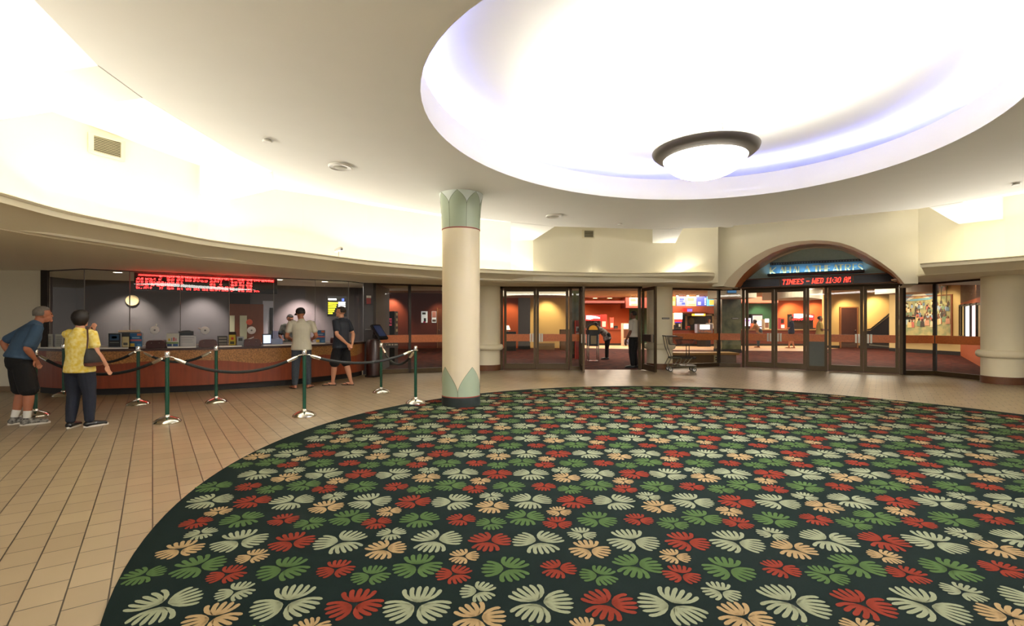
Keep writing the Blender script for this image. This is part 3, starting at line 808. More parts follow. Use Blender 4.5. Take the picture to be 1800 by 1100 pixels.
for k, (p0, p1, lab) in enumerate(((256, 290, 'dark red rounded hood on the counter below the leftmost voice disc'), (349, 380, 'dark red rounded hood on the counter in the middle of the booth'), (429, 459, 'dark red rounded hood on the counter left of the clerk'), (592, 603, 'small dark red hood on the counter beside the right blue placard'))):
    a, c = on_front(p0, .1), on_front(p1, .1); L_ = (c - a).length; z = .906
    pr = [(0, 0), (0, .09), (L_ * .06, .135), (L_ * .18, .155), (L_ * .82, .155), (L_ * .94, .135), (L_, .09), (L_, 0)]
    d = (c - a).normalized(); n_ = Vector((-d.y, d.x, 0))
    t_ = thing('transaction_hood', a, lab, 'hood', group='dark red hoods on the counter', world=True)
    MB().plate([a + d * x + Vector((0, 0, z + h_)) for x, h_ in pr], n_, .22).build('shell', hood, t_)
    for q in (.3, .7): MB().ball(a + d * L_ * q - n_ * .003 + Vector((0, 0, z + .1)), .008, 8, 6).build('screw', CHROME, t_)

# glazing of the booth
bg = thing('window_6', (-6.4, 10.9, 0), 'tall frameless glass front of the ticket booth', kind='structure', world=True)
cuts = [GLN[0], GLN[1]] + [on_line(px, GLN[1], GLN[2]) for px in (228, 317, 403, 481, 554)] + [GLN[2], GLN[3]]
for a, c in zip(cuts[:-1], cuts[1:]):
    d = (c - a).normalized() * .003
    MB().wall(a + d, c - d, .93, ZS - .01, .012).build('pane', GLASS_B, bg)
for p in cuts[1:-1]: MB().box((p.x, p.y, (.93 + ZS) / 2), (.012, .02, ZS - .95), .4).build('joint', M('joint_grey', (120, 116, 112), .4), bg)
hd = MB()
for a, c in zip(GLN[:-1], GLN[1:]): hd.wall(a, c, ZS - .016, ZS, .05)
hd.build('head_channel', M('channel_dark', (34, 32, 32), .5), bg)

# booth room
BG = M('booth_grey', (112, 108, 112), .8, var=.05, scale=2)
BK0, BK1 = Vector((-11.0, 12.3, 0)), Vector((-4.05, 15.6, 0))
def bk(px, off=0.0):
    n_ = (BK1 - BK0).normalized(); n_ = Vector((n_.y, -n_.x, 0)); return on_line(px, BK0 + n_ * off, BK1 + n_ * off)
m_ = MB(); m_.wall(BK0, BK1, 0, ZS, .1, 1); m_.wall((-11, 10.3), (-11, 12.4), 0, ZS, .1, 1); m_.build('wall_booth', BG, kind='structure')
m_ = MB(); m_.wall(GLN[3] + Vector((.0, .02, 0)), FA + Vector((-.02, .02, 0)), 0, ZS, .12); m_.wall(FA + Vector((-.06, .05, 0)), Vector((-4.0, 15.7, 0)), 0, ZS, .1)
m_.build('wall_booth_end', M('end_grey', (88, 86, 90), .6, var=.08), kind='structure')
MB().wall((-14, 10.05), (-9.78, 10.18), 0, ZS + .02, .14, 1).build('wall_left', PLASTER, kind='structure')
MB().wall((-14, 10.03), (-9.78, 10.16), 0, .10, .02, -1).build('baseboard_left', M('base_tile', (150, 124, 92), .4, var=.15, scale=10), kind='structure')
MB().wall((-9.8, 10.16), (-9.7, 10.2), .9, ZS, .1).build('trim_15', DARKB, kind='structure')
rot_b = rzdir(BK0, BK1)
# dark door and frame seen through the left facet
p0, p1 = bk(96), bk(160)
# back door with pale panels
bd = thing('door_9', bk(433), 'orange brown door with two pale glass panels at the back of the booth', kind='structure', world=True)
OB = M('door_orange', (128, 66, 34), .5, var=.2, scale=4, stretch=(3, 3, .5))
MB().wall(bk(403, .02), bk(463, .02), .02, 1.95, .07).build('panel', OB, bd)
MB().wall(bk(404, .07), bk(412.5, .07), .5, 1.62, .02).build('pane', M('pane_pale', (206, 206, 176), .5), bd)
MB().wall(bk(421.5, .07), bk(434, .07), .5, 1.62, .02).build('pane', M('pane_pale', (206, 206, 176), .5), bd)
MB().wall(bk(403, .01), bk(440, .01), 1.95, 2.3, .06).build('transom', M('transom_dark', (40, 30, 30), .3), bd)
wd = thing('door_10', bk(472), 'pale open doorway left of the clerk', kind='structure', world=True)
MB().wall(bk(462, .01), bk(481, .01), .02, 2.05, .05).build('panel', M('pale_blue', (190, 192, 206), .7), wd)
MB().wall(bk(474, .06), bk(480, .06), .9, 1.85, .03).build('frame', BLACK, wd)
# clock
p = bk(232.5, .05)
ck = thing('wall_clock', p + Vector((0, 0, zat(528, p.y))), 'round white wall clock on the grey booth wall', 'clock', rz=rot_b)
rc = 9.5 * p.y / F
MB().lathe([(rc * .84, 0), (rc, 0), (rc, .02), (rc * .9, .03), (rc * .84, .02)], n=40).xf(Matrix.Rotation(radians(90), 4, 'X')).build('bezel', M('clock_rim', (226, 206, 160), .4), ck)
MB().cyl((0, 0, 0), rc * .86, .012, 40).xf(Matrix.Rotation(radians(90), 4, 'X')).build('dial', M('clock_face', (238, 226, 196), .5), ck)
for q, L_ in ((0, .55), (pi / 2 + .05, .4)):
    MB().box((sin(q) * rc * L_ / 2, -.016, cos(q) * rc * L_ / 2), (.009, .004, rc * L_), 0, 0, q).build('hand', BLACK, ck)
for k in range(12): MB().box((sin(k * pi / 6) * rc * .72, -.014, cos(k * pi / 6) * rc * .72), (.012, .003, .022), 0, 0, k * pi / 6).build('hour_mark', BLACK, ck)

# voice discs on the glass
def on_glass(px, off=0.0):
    d = (GLN[2] - GLN[1]).normalized(); n_ = Vector((d.y, -d.x, 0)); return on_line(px, GLN[1] + n_ * off, GLN[2] + n_ * off)
rg = rzdir(GLN[1], GLN[2])
for k, (px, py, lab) in enumerate(((272, 580, 'white round voice disc on the booth glass, leftmost'), (360.5, 580.5, 'white round voice disc on the booth glass, middle one'), (442, 580.5, 'white round voice disc on the booth glass under the orange disc'))):
    p = on_glass(px, .012); r_ = 6.8 * p.y / F
    t_ = thing('voice_disc', p + Vector((0, 0, zat(py, p.y))), lab, 'speaking disc', group='voice discs on the booth glass', rz=rg)
    MB().lathe([(.001, .03), (r_ * .3, .028), (r_ * .95, .018), (r_, .01), (r_, 0)], n=32).xf(Matrix.Rotation(radians(90), 4, 'X')).build('disc', M('disc_white', (244, 242, 236), .4), t_)
    MB().lathe([(.001, .036), (r_ * .22, .034), (r_ * .24, .02)], n=16).xf(Matrix.Rotation(radians(90), 4, 'X')).build('boss', M('boss_grey', (130, 128, 124), .4), t_)
    s_ = 1 if k == 0 else -1
    MB().tube([(s_ * .02 if k < 2 else .05, -.005, (.07 if k == 0 else 0) + (0 if k < 2 else -.16)), ((.03 if k == 0 else -.13) if k < 2 else -.1, -.02, .13 if k == 0 else (.05 if k == 1 else -.22))], .012, 8).build('microphone_arm', M('disc_white', (216, 212, 204)), t_)
p = on_glass(438.5, .01)
MB().lathe([(.001, .012), (.066, .010), (.068, 0)], n=28).xf(Matrix.Translation(p + Vector((0, 0, zat(566, p.y)))) @ Matrix.Rotation(rg, 4, 'Z') @ Matrix.Rotation(radians(90), 4, 'X')).build('round_sticker', M('sticker_orange', (226, 104, 76), .5), label='round orange sticker on the booth glass above a voice disc', cat='sticker')

# showtime board hanging inside the glass
d_ = (GLN[2] - GLN[1]).normalized(); n_ = Vector((d_.y, -d_.x, 0))
A_, B_ = on_line(236, GLN[1] - n_ * .22, GLN[2] - n_ * .22), on_line(487, GLN[1] - n_ * .22, GLN[2] - n_ * .22)
sb = thing('showtime_board', A_, 'long red lit showtime board at the top of the booth glass', 'display', world=True)
LB = (B_ - A_).length; zb0, zb1 = 2.12, 2.50
MB().wall(A_, B_, zb0, zb1, .06).build('case', M('board_black', (14, 8, 8), .35), sb)
LED2 = emis('led_board', (255, 50, 48), 5)
m_ = MB(); rnd = random.Random(3)
def word(s0, s1, row):
    z = zb1 - .05 - row * .064
    n0 = int((s1 - s0) / .0125)
    for c_ in range(n0):
        if c_ % 6 == 5: continue
        for r_ in range(5):
            if rnd.random() < .62:
                q = A_ + d_ * (s0 + c_ * .0125) + n_ * .034
                m_.box((q.x, q.y, z - r_ * .0092), (.0105, .008, .008), rg)
S = lambda px: (on_line(px, A_, B_) - A_).length
for row, runs in {0: [(281, 286), (294, 308), (311, 323), (326, 338), (340, 352), (369, 374), (376, 393), (395, 404), (406, 410), (418, 430), (434, 444), (447, 457), (460, 470), (471, 483)],
                  1: [(240, 254), (256, 276), (279, 286), (294, 308), (311, 323), (326, 338), (340, 352), (353, 366), (369, 386), (388, 391), (406, 418), (420, 430), (434, 444)],
                  2: [(240, 254), (256, 262), (263, 275), (276, 292), (294, 308), (310, 323), (369, 380), (386, 391), (406, 418), (420, 430), (432, 444)],
                  3: [(240, 264), (266, 274), (276, 292), (294, 305), (369, 380), (382, 393), (396, 412), (420, 430), (434, 444)],
                  4: [(240, 251), (253, 262), (264, 268), (281, 288), (294, 307), (312, 322), (327, 337), (341, 352), (356, 367), (369, 377), (379, 388), (390, 404), (406, 412), (418, 430), (433, 444), (447, 457)]}.items():
    for x0, x1 in runs: word(S(x0), S(x1), row)
m_.build('lettering', LED2, sb)
q = (A_ + B_) / 2 + n_ * .06
area('showtime_board_light', (q.x, q.y, 2.45), LB * .95, .02, 15, (1.0, .05, .04), (radians(104), 0, rg))

# downlights in the booth ceiling, with their pools on the back wall
for px, lab in ((207, 'leftmost'), (310, 'second from left'), (393, 'middle'), (491, 'right of the red board'), (571, 'rightmost')):
    p = on_line(px, GLN[1] - n_ * .45, GLN[2] - n_ * .45)
    t_ = thing('downlight', (p.x, p.y, ZS - .012), 'small round downlight in the booth ceiling, ' + lab, 'downlight', group='downlights in the booth ceiling')
    MB().lathe([(.075, .012), (.09, .0), (.10, .012)], n=24).build('trim_ring', WHITE, t_)
    MB().cyl((0, 0, .002), .075, .008, 24).build('lens', emis('lens_warm', (255, 240, 210), 7), t_)
for px, pw, col_ in ((225, 95, (1, .86, .72)), (352, 90, (1, .86, .76)), (528, 190, (1, .76, .68))):
    p = bk(px); q = bk(px, .75)
    spot('booth_downlight', (q.x, q.y, 2.45), (p.x, p.y, 1.0), pw, col_, 80, .8)
area('booth_lamp', (-5.2, 12.9, 2.42), 2.6, .4, 26, (1, .9, .8), (0, 0, rg))
area('booth_lamp', (-8.6, 11.2, 2.42), 2.0, .3, 5, (1, .9, .8), (0, 0, rg))

# price board on the back wall
p0, p1 = on_line(575, GLN[1] - n_ * .9, GLN[2] - n_ * .9), on_line(609, GLN[1] - n_ * .9, GLN[2] - n_ * .9)
pb = thing('price_board', p0 + Vector((0, 0, 1.5)), 'black price board with yellow and white lit lines in the booth', 'sign', world=True)
y_ = p0.y; Z = lambda v: zat(v, p0.y)
MB().wall(p0, p1, Z(556), Z(520), .06).build('panel', BLACK, pb)
YEL, WHT = emis('lit_yellow', (236, 222, 40), 1.6), emis('lit_white', (240, 240, 240), 1.8)
dd = (p1 - p0); nn = Vector((dd.y, -dd.x, 0)).normalized()
def bar(u0, u1, v, h_, mat, nm):
    a, c = p0 + dd * u0 + nn * .035, p0 + dd * u1 + nn * .035
    MB().wall(a, c, Z(v + h_), Z(v), .008).build(nm, mat, pb)
bar(.04, .46, 524.5, 2.6, WHT, 'heading')
for k, w_ in enumerate((.48, .42, .40, .34, .30, .22)): bar(.04, .04 + w_, 531 + k * 3.7, 2.3, YEL, 'text_line')
for k in range(5): bar(.56, .92 if k < 4 else .9, 530 + k * 3.3, 2.2, WHT, 'text_line')
bar(.64, .84, 548.5, 3.8, WHT, 'text_line')
bar(.74, .86, 524, 4.5, emis('lit_blue', (70, 90, 190), 1.2), 'emblem')

# placards and things on the counter
def placard(px0, px1, py0, py1, name, label, cat, spec, d=.16, frame=(180, 186, 190), lean=.0):
    a, c = on_front(px0, d), on_front(px1, d); Y = (a.y + c.y) / 2
    x0, x1 = (px0 - PX0) * Y / F, (px1 - PX0) * Y / F
    z0 = .929; z1 = z0 + (py1 - py0) * Y / F; W2, H2 = x1 - x0, z1 - z0
    t_ = thing(name, ((x0 + x1) / 2, Y, z0), label, cat)
    MB().box((0, .012, H2 / 2), (W2, .016, H2)).build('board', M('frame_%d_%d_%d' % frame, frame, .4), t_)
    for nm, u0, u1, v0, v1, colr in spec:
        MB().box((-W2 / 2 + W2 * (u0 + u1) / 2, .001, H2 * (v0 + v1) / 2), (W2 * (u1 - u0), .008 + .002 * (nm != 'sheet'), H2 * (v1 - v0))).build(nm, M('ink_%d_%d_%d' % colr, colr, .5, var=.05), t_)
    MB().box((0, .06, H2 * .2), (W2 * .5, .1, .006)).build('foot', BLACK, t_)
    return t_
blue = [('sheet', .02, .98, .02, .98, (56, 110, 160)), ('picture', .6, .95, .8, .95, (216, 120, 84)), ('stripe', .04, .96, .42, .54, (206, 112, 116)), ('heading', .2, .8, .62, .70, (150, 190, 214)), ('badge', .04, .4, .04, .26, (222, 190, 84)), ('badge', .6, .92, .06, .22, (90, 150, 196))]
placard(190, 212.5, 589, 614, 'framed_poster', 'black poster in a pale frame on the counter behind the stanchion', 'poster', [('sheet', .04, .96, .03, .97, (24, 28, 34)), ('picture', .14, .86, .5, .9, (40, 78, 112)), ('glow', .3, .7, .62, .78, (150, 168, 180)), ('heading', .14, .86, .32, .36, (130, 136, 128))])
placard(214.5, 227, 594, 613, 'notice_card', 'small pale notice card with dark drawing between two placards', 'card', [('sheet', .03, .97, .03, .97, (214, 200, 152)), ('drawing', .2, .8, .2, .42, (90, 90, 84))], frame=(40, 40, 40))
placard(228, 250, 589, 614, 'blue_placard', 'blue placard with red stripe, left one on the counter', 'placard', blue)
placard(292.5, 314, 589, 612.5, 'gift_card_sign', 'white sign with colourful letters above green and blue pictures', 'sign', [('sheet', .02, .98, .02, .98, (214, 212, 202)), ('grass', .02, .98, .22, .32, (110, 150, 80)), ('picture', .06, .45, .03, .2, (60, 90, 140)), ('picture', .55, .95, .03, .2, (60, 90, 140)), ('letter', .16, .32, .42, .6, (216, 176, 60)), ('letter', .42, .48, .42, .64, (120, 100, 150)), ('letter', .56, .68, .42, .68, (204, 84, 90)), ('letter', .74, .84, .42, .62, (200, 120, 140))])
placard(316, 344, 594, 613, 'white_notice', 'wide white notice with faint printed lines on the counter', 'notice', [('sheet', .02, .98, .02, .98, (206, 206, 208)), ('text_line', .1, .9, .78, .82, (140, 140, 150)), ('text_line', .1, .8, .58, .62, (150, 150, 156)), ('text_line', .1, .85, .38, .42, (150, 156, 170))], frame=(190, 190, 196))
placard(402, 414.5, 588, 612, 'yellow_flyer_stand', 'dark flyer stand with yellow sheet and red spot on the counter', 'stand', [('sheet', .05, .95, .03, .78, (190, 166, 60)), ('picture', .2, .8, .1, .3, (60, 60, 46)), ('spot', .35, .7, .42, .6, (190, 60, 40))], frame=(40, 26, 20))
placard(555, 571.5, 588, 610.5, 'blue_placard', 'blue placard with red stripe beside the grey shirted man', 'placard', blue)
for k, (x0, x1) in enumerate(((81.5, 94), (99, 113), (116, 126))):
    a, c = on_line(x0, GLN[0], GLN[1]), on_line(x1, GLN[0], GLN[1]); dv = (c - a).normalized(); nv = Vector((dv.y, -dv.x, 0)) * .016
    z1, z0 = zat(587, a.y), zat(612, a.y)
    t_ = thing('posted_notice', (a + c) / 2 + nv + Vector((0, 0, z0)), 'white paper notice on the booth end glass, ' + ('leftmost', 'middle one', 'next to the yellow shirted woman')[k], 'notice', group='paper notices on the booth end glass', world=True)
    MB().wall(a + nv, c + nv, z0, z1, .004).build('sheet', M('paper', (206, 206, 196), .7), t_)
    m_ = MB()
    for q in range(7): m_.wall(a + (c - a) * .14 + nv * 1.25, a + (c - a) * .86 + nv * 1.25, z1 - .06 - q * .028, z1 - .05 - q * .028, .003)
    m_.build('text', M('ink_grey', (130, 130, 126), .7), t_)
def counter_item(px0, px1, py0, py1, name, label, cat, mat, depth=.2, d=.55, extra=None):
    p = on_front((px0 + px1) / 2, d); wv = (px1 - px0) * p.y / F; z0 = .906; h_ = (py1 - py0) * p.y / F
    t_ = thing(name, (p.x, p.y, z0), label, cat, rz=rg)
    m_ = MB(); m_.prism([(-wv / 2, -depth / 2), (wv / 2, -depth / 2), (wv / 2, depth / 2), (-wv / 2, depth / 2)], 0, h_)
    m_.build('body', mat, t_)
    if extra: extra(t_, wv, h_, depth)
    return t_
def printer_top(t_, w_, h_, d): MB().prism([(-w_ * .5, -d * .55), (w_ * .5, -d * .55), (w_ * .42, d * .5), (-w_ * .42, d * .5)], h_, h_ + .04).build('lid', M('lid_pale', (214, 190, 158), .5), t_); MB().box((0, -d / 2 - .002, h_ * .5), (w_ * .7, .006, h_ * .3)).build('slot', M('slot_grey', (70, 70, 74), .4), t_)
counter_item(213, 243, 586, 613, 'ticket_printer', 'black ticket printer with pale lid behind the placards', 'printer', BLACK, extra=printer_top)
def scr(t_, w_, h_, d): MB().box((0, -d / 2 - .003, h_ * .6), (w_ * .84, .006, h_ * .6)).build('screen', M('screen_dark', (40, 48, 52), .15), t_); MB().box((0, 0, h_ + .008), (w_ * .6, d * .6, .016)).build('top_vent', M('vent_grey', (60, 60, 62)), t_)
counter_item(316, 338, 584, 611, 'register_monitor', 'dark register monitor behind the wide white notice', 'monitor', BLACK, extra=scr)
def tray(t_, w_, h_, d):
    for q in range(3): MB().box((0, -d / 2 - .004, h_ * (.22 + .3 * q)), (w_ * .84, .01, h_ * .2)).build('drawer', M('drawer_grey', (150, 144, 130), .5), t_)
counter_item(384, 398, 595, 612, 'drawer_stack', 'small dark box with three pale drawers on the counter', 'box', BLACK, d=.62, extra=tray)
counter_item(417, 427.5, 596, 613, 'card_reader', 'grey card reader standing on the counter left of the hood', 'card reader', M('reader_grey', (130, 134, 138), .4), .08, .2, lambda t_, w_, h_, d: MB().box((0, -d / 2 - .003, h_ * .7), (w_ * .6, .006, h_ * .3)).build('screen', M('screen_dark', (40, 48, 52)), t_))
def acr(t_, w_, h_, d): MB().box((0, 0, h_ * .25), (w_ * .9, d * .8, h_ * .4)).build('slips', M('slips', (200, 206, 220), .6), t_)
counter_item(477, 496, 586, 611, 'acrylic_holder', 'clear acrylic holder with pale slips beside the clerk', 'holder', glass_mat('acrylic', (.75, .82, .95), 1.0), .12, .35, acr)
def mon(t_, w_, h_, d): MB().box((0, -d / 2 - .004, h_ * .5), (w_ * .86, .008, h_ * .8)).build('screen', emis('screen_white', (190, 200, 215), .9), t_); MB().box((0, d, .02), (w_ * .3, d, .04)).build('foot', BLACK, t_)
counter_item(462, 476, 588, 606, 'register_monitor', 'small dark register monitor left of the acrylic holder', 'monitor', BLACK, .1, 1.0, mon)
# things on the booth end panel
p = Vector((-3.93, 13.33, 0)); re_ = rzdir(GLN[3], FA)
fa_ = thing('fire_alarm', (p.x + .02, p.y - .03, zat(529, 13.3)), 'small red fire alarm box high on the grey booth end', 'alarm', rz=re_)
MB().box((0, -.02, 0), (.11, .05, .16)).build('body', M('alarm_red', (150, 30, 26), .4), fa_)
MB().box((0, -.03, .115), (.12, .05, .06)).build('strobe', WHITE, fa_)
el = thing('wall_plate', (p.x + .0, p.y - .03, zat(579, 13.3)), 'thin grey wall plate on the booth end', 'plate', rz=re_)
MB().box((0, -.012, 0), (.14, .02, .035)).build('plate', M('plate_grey', (130, 128, 130), .3, .5), el)
MB().box((0, -.024, -.028), (.14, .006, .01)).build('edge', BLACK, el)
# camera on the cove edge
cp = Zp(596, 450.5, ZL) + Vector((-.02, .03, 0))
sc_ = thing('security_camera', (cp.x, cp.y, ZL - .002), 'small security camera on the cove edge above the booth', 'camera', rz=.5)
hh = zat(440, cp.y) - ZL
MB().tube([(0, 0, 0), (0, 0, hh)], .008, 8).build('post', M('cam_grey', (120, 118, 112), .4, .5), sc_)
MB().box((0, 0, hh + .02), (.07, .16, .06), .9, -.3).build('body', M('cam_grey', (120, 118, 112)), sc_)
MB().cyl((.05, -.06, hh - .005), .025, .04, 12).build('lens', BLACK, sc_)
# vents on the upper wall
def vent(pts, nrm, label):
    c = sum(pts, Vector()) / 4; t_ = thing('air_vent', c, label, 'vent', group='louvred vents on the upper wall', world=True)
    U, V = pts[1] - pts[0], pts[3] - pts[0]
    fr = MB(); e = .12
    q = [pts[0], pts[1], pts[2], pts[3]]; o_ = [c + (p - c) * 1.32 for p in q]
    for i in range(4): j = (i + 1) % 4; fr.plate([o_[i], o_[j], q[j], q[i]], nrm, .02)
    fr.build('frame', M('vent_frame', (232, 222, 190), .6), t_)
    MB().plate(q, nrm, .004).build('back', M('vent_dark', (60, 54, 40), .8), t_)
    for k in range(9):
        a = q[0] + V * ((k + .3) / 9); MB().plate([a, a + U, a + U + V * .045, a + V * .045], nrm, .016).build('slat', M('vent_slat', (176, 168, 136), .5), t_)
def on_seg(px, py, a, b_, off=.0):
    p = on_line(px, a, b_); return Vector((p.x, p.y, zat(py, p.y)))
wn = (WALLP[4] - WALLP[3]).normalized(); wn = Vector((wn.y, -wn.x, 0))
vent([on_seg(x, y, WALLP[3], WALLP[4]) + wn * .012 for x, y in ((162, 265), (210, 278), (210, 251), (162, 238))], wn, 'large air vent on the cream upper wall at left')
wn2 = (WALLP[11] - WALLP[10]).normalized(); wn2 = Vector((wn2.y, -wn2.x, 0))
vent([on_seg(x, y, WALLP[10], WALLP[11]) + wn2 * .012 for x, y in ((1027, 417), (1054, 417.5), (1054, 406), (1027, 405.5))], wn2, 'small air vent on the upper wall right of the painted column')
# ================================================================ stanchions and ropes
POSTG = M('post_green', (12, 70, 50), .32, var=.1)
ROPE = M('rope_black', (28, 32, 32), .7, var=.35, scale=60, bump=.4)
def stanchion(label):
    t_ = thing('stanchion', (0, 0, 0), label, 'stanchion', group='green rope stanchions in front of the booth')
    MB().lathe([(.168, 0), (.172, .012), (.165, .028), (.13, .055), (.075, .078), (.042, .088), (.040, .10), (.030, .115)], n=40).build('base', CHROME, t_)
    MB().cyl((0, 0, .09), .026, .84, 24).build('post', POSTG, t_)
    MB().lathe([(.045, .925), (.047, .93), (.047, .94), (.033, .943), (.033, 1.0), (.030, 1.008), (.001, 1.012)], n=28).build('cap', CHROME, t_)
    return t_
ST = {}
spec = [('S1', 294, 742.5, 'green stanchion standing nearest on the tiles, second silver base from the women side'), ('S2', 535, 731.5, ''), ('S3', 730.5, 709, ''), ('S4', 670, 690, ''), ('S5', 380, 707.5, ''), ('S6', 243, 711, ''), ('S7', 112, 696, ''), ('S8', 62, 731.5, '')]
lab = {'S1': 'nearest green stanchion, right of the woman with the handbag', 'S2': 'green stanchion in front of the grey shirted man', 'S3': 'green stanchion whose base stands on the carpet edge beside the column',
       'S4': 'green stanchion in front of the tilted screen kiosk', 'S5': 'green stanchion between the nearest one and the grey shirted man', 'S6': 'green stanchion in front of the blue placard', 'S7': 'green stanchion just left of the woman, close to the booth', 'S8': 'green stanchion half hidden behind the man in the blue shirt'}
proto = None
for k, px, py, _ in spec:
    p = G(px, py)
    if proto is None: proto = stanchion(lab[k]); o = proto
    else: o = copy_tree(proto, label=lab[k])
    o.location = p; ST[k] = p
def rope(a, b_, sag, label):
    A_, B_ = ST[a], ST[b_]; d = (B_ - A_); d.normalize()
    p0 = A_ + d * .045 + Vector((0, 0, .932)); p1 = B_ - d * .045 + Vector((0, 0, .932))
    t_ = thing('barrier_rope', (p0 + p1) / 2 - Vector((0, 0, sag)), label, 'rope', group='black ropes between the stanchions', world=True)
    def cur(u): return p0 + (p1 - p0) * u - Vector((0, 0, sag * (1 - (2 * u - 1) ** 2)))
    L_ = (p1 - p0).length; e0 = min(.2, .17 / L_); e1 = min(.08, .06 / L_)
    MB().tube([cur(e0 + (1 - 2 * e0) * k / 28) for k in range(29)], .022, 12).build('rope', ROPE, t_)
    for s_ in (0, 1):
        f = lambda u: cur(u if s_ == 0 else 1 - u)
        MB().tube([f(e1 * .8), f(e0 * .55), f(e0 + .01)], [.017, .026, .025], 12).build('end_ferrule', CHROME, t_)
        MB().tube([f(0), f(e1 * .5) + Vector((0, 0, .012)), f(e1)], .007, 8).build('hook', CHROME, t_)
rope('S1', 'S2', .24, 'long black rope running right from the nearest stanchion')
rope('S2', 'S3', .17, 'black rope from the stanchion by the grey shirted man to the column stanchion')
rope('S3', 'S4', .30, 'short drooping black rope beside the tilted screen kiosk')
rope('S6', 'S5', .20, 'black rope farther back passing behind the nearest stanchion')
rope('S8', 'S1', .27, 'black rope passing behind the woman to the nearest stanchion')
rope('S7', 'S6', .24, 'black rope close to the booth behind the woman')

# ================================================================ shopping cart
cp = G(1195, 652.5)
ct = thing('shopping_cart', (cp.x, cp.y, 0), 'small two tier black shopping cart beside the plain column', 'cart', rz=radians(-8))
WIRE = M('cart_wire', (52, 50, 46), .4, .6); TUBE_ = M('cart_tube', (120, 112, 92), .35, .7)
fr = MB()
for y in (-.22, .22):
    fr.tube([(-.44, y, 1.03), (-.38, y, .70), (-.27, y, .42), (.0, y, .40)], .013, 8)
    fr.tube([(-.27, y, .42), (-.38, y, .2), (-.30, y, .15), (.42, y, .16)], .013, 8)
    fr.tube([(.0, y, .40), (-.02, y, .30), (-.12, y, .17)], .012, 8); fr.tube([(.30, y, .42), (.1, y, .17)], .01, 8)
fr.tube([(-.27, -.22, .42), (-.27, .22, .42)], .01, 8); fr.tube([(.4, -.22, .16), (.4, .22, .16)], .012, 8)
fr.build('frame', TUBE_, ct)
MB().tube([(-.45, -.23, 1.035), (-.45, .23, 1.035)], .017, 10).build('handle', BLACK, ct)
MB().box((-.27, 0, 1.03), (.34, .44, .02)).build('child_tray', BLACK, ct)
def basket(x0, x1, z0, z1, name, tap=.05):
    m_ = MB(); y = .2
    c0 = [(x0, -y, z1), (x1, -y, z1), (x1, y, z1), (x0, y, z1)]; c1 = [(x0 + tap, -y + .03, z0), (x1 - tap, -y + .03, z0), (x1 - tap, y - .03, z0), (x0 + tap, y - .03, z0)]
    m_.tube(c0, .007, 6, True); m_.tube(c1, .006, 6, True)
    for a, b_ in zip(range(4), (1, 2, 3, 0)):
        n_ = 9 if a % 2 == 0 else 6
        for k in range(n_):
            q = k / n_; A_ = Vector(c0[a]).lerp(Vector(c0[b_]), q); B_ = Vector(c1[a]).lerp(Vector(c1[b_]), q); m_.tube([A_, B_], .0032, 5)
    for k in range(1, 5):
        q = k / 5; m_.tube([Vector(c0[i]).lerp(Vector(c1[i]), q) for i in range(4)], .003, 5, True)
    for k in range(1, 8):
        q = k / 8; m_.tube([Vector(c1[0]).lerp(Vector(c1[1]), q), Vector(c1[3]).lerp(Vector(c1[2]), q)], .003, 5)
    return m_.build(name, WIRE, ct)
basket(-.34, .05, .78, 1.0, 'upper_basket'); basket(-.10, .44, .80, .92, 'front_basket')
basket(-.30, .42, .38, .42, 'lower_shelf', .01)
MB().tube([(.22, -.19, .80), (.22, -.19, .42)], .012, 8).build('upright', WIRE, ct); MB().tube([(.22, .19, .80), (.22, .19, .42)], .012, 8).build('upright', WIRE, ct)
MB().box((.22, 0, .175), (.42, .4, .02)).build('bottom_rack', WIRE, ct)
for x, y in ((-.30, -.22), (-.30, .22), (.36, -.19), (.36, .19)):
    wh = MB().lathe([(.03, -.014), (.064, -.016), (.068, -.008), (.068, .008), (.064, .016), (.03, .014)], n=24).xf(Matrix.Translation((x, y, .068)) @ Matrix.Rotation(radians(90), 4, 'X')).build('wheel', BLACK, ct)
    MB().cyl((0, 0, -.019), .042, .038, 20).xf(Matrix.Translation((x, y, .068)) @ Matrix.Rotation(radians(90), 4, 'X')).build('hub', M('hub_white', (214, 210, 204), .4), wh)
    MB().box((x, y - .022, .115), (.03, .006, .09)).add([], []).build('caster_fork', TUBE_, ct)

# ================================================================ ticket kiosk with the tilted screen
kp = G(657, 662)
kk = thing('ticket_kiosk', (kp.x, kp.y, 0), 'dark red ticket kiosk with tilted black screen at the booth corner', 'kiosk', rz=radians(66))
KR = M('kiosk_red', (52, 20, 16), .35, var=.25, scale=5)
MB().prism([(-.17, -.15), (.17, -.15), (.2, 0), (.17, .15), (-.17, .15), (-.2, 0)], .0, .05).build('plinth', BLACK, kk)
MB().lathe([(.19, .05), (.19, .9), (.15, .98), (.001, 1.0)], n=28).build('pedestal', KR, kk)
s_ = MB().box((0, 0, 0), (.34, .06, .46), 0, radians(-38)).xf(Matrix.Translation((0.1, -.1, 1.17))); s_.build('screen_housing', BLACK, kk)
s_ = MB().box((0, -.032, .02), (.27, .006, .34)).xf(Matrix.Translation((0.1, -.1, 1.17)) @ Matrix.Rotation(radians(-38), 4, 'X')); s_.build('screen', emis('kiosk_screen', (40, 52, 84), .15), kk)
MB().box((.06, .0, 1.0), (.1, .1, .2)).build('neck', BLACK, kk)
MB().box((.2, -.05, .55), (.02, .03, .5)).build('side_strip', M('strip_pale', (150, 140, 120), .5), kk)
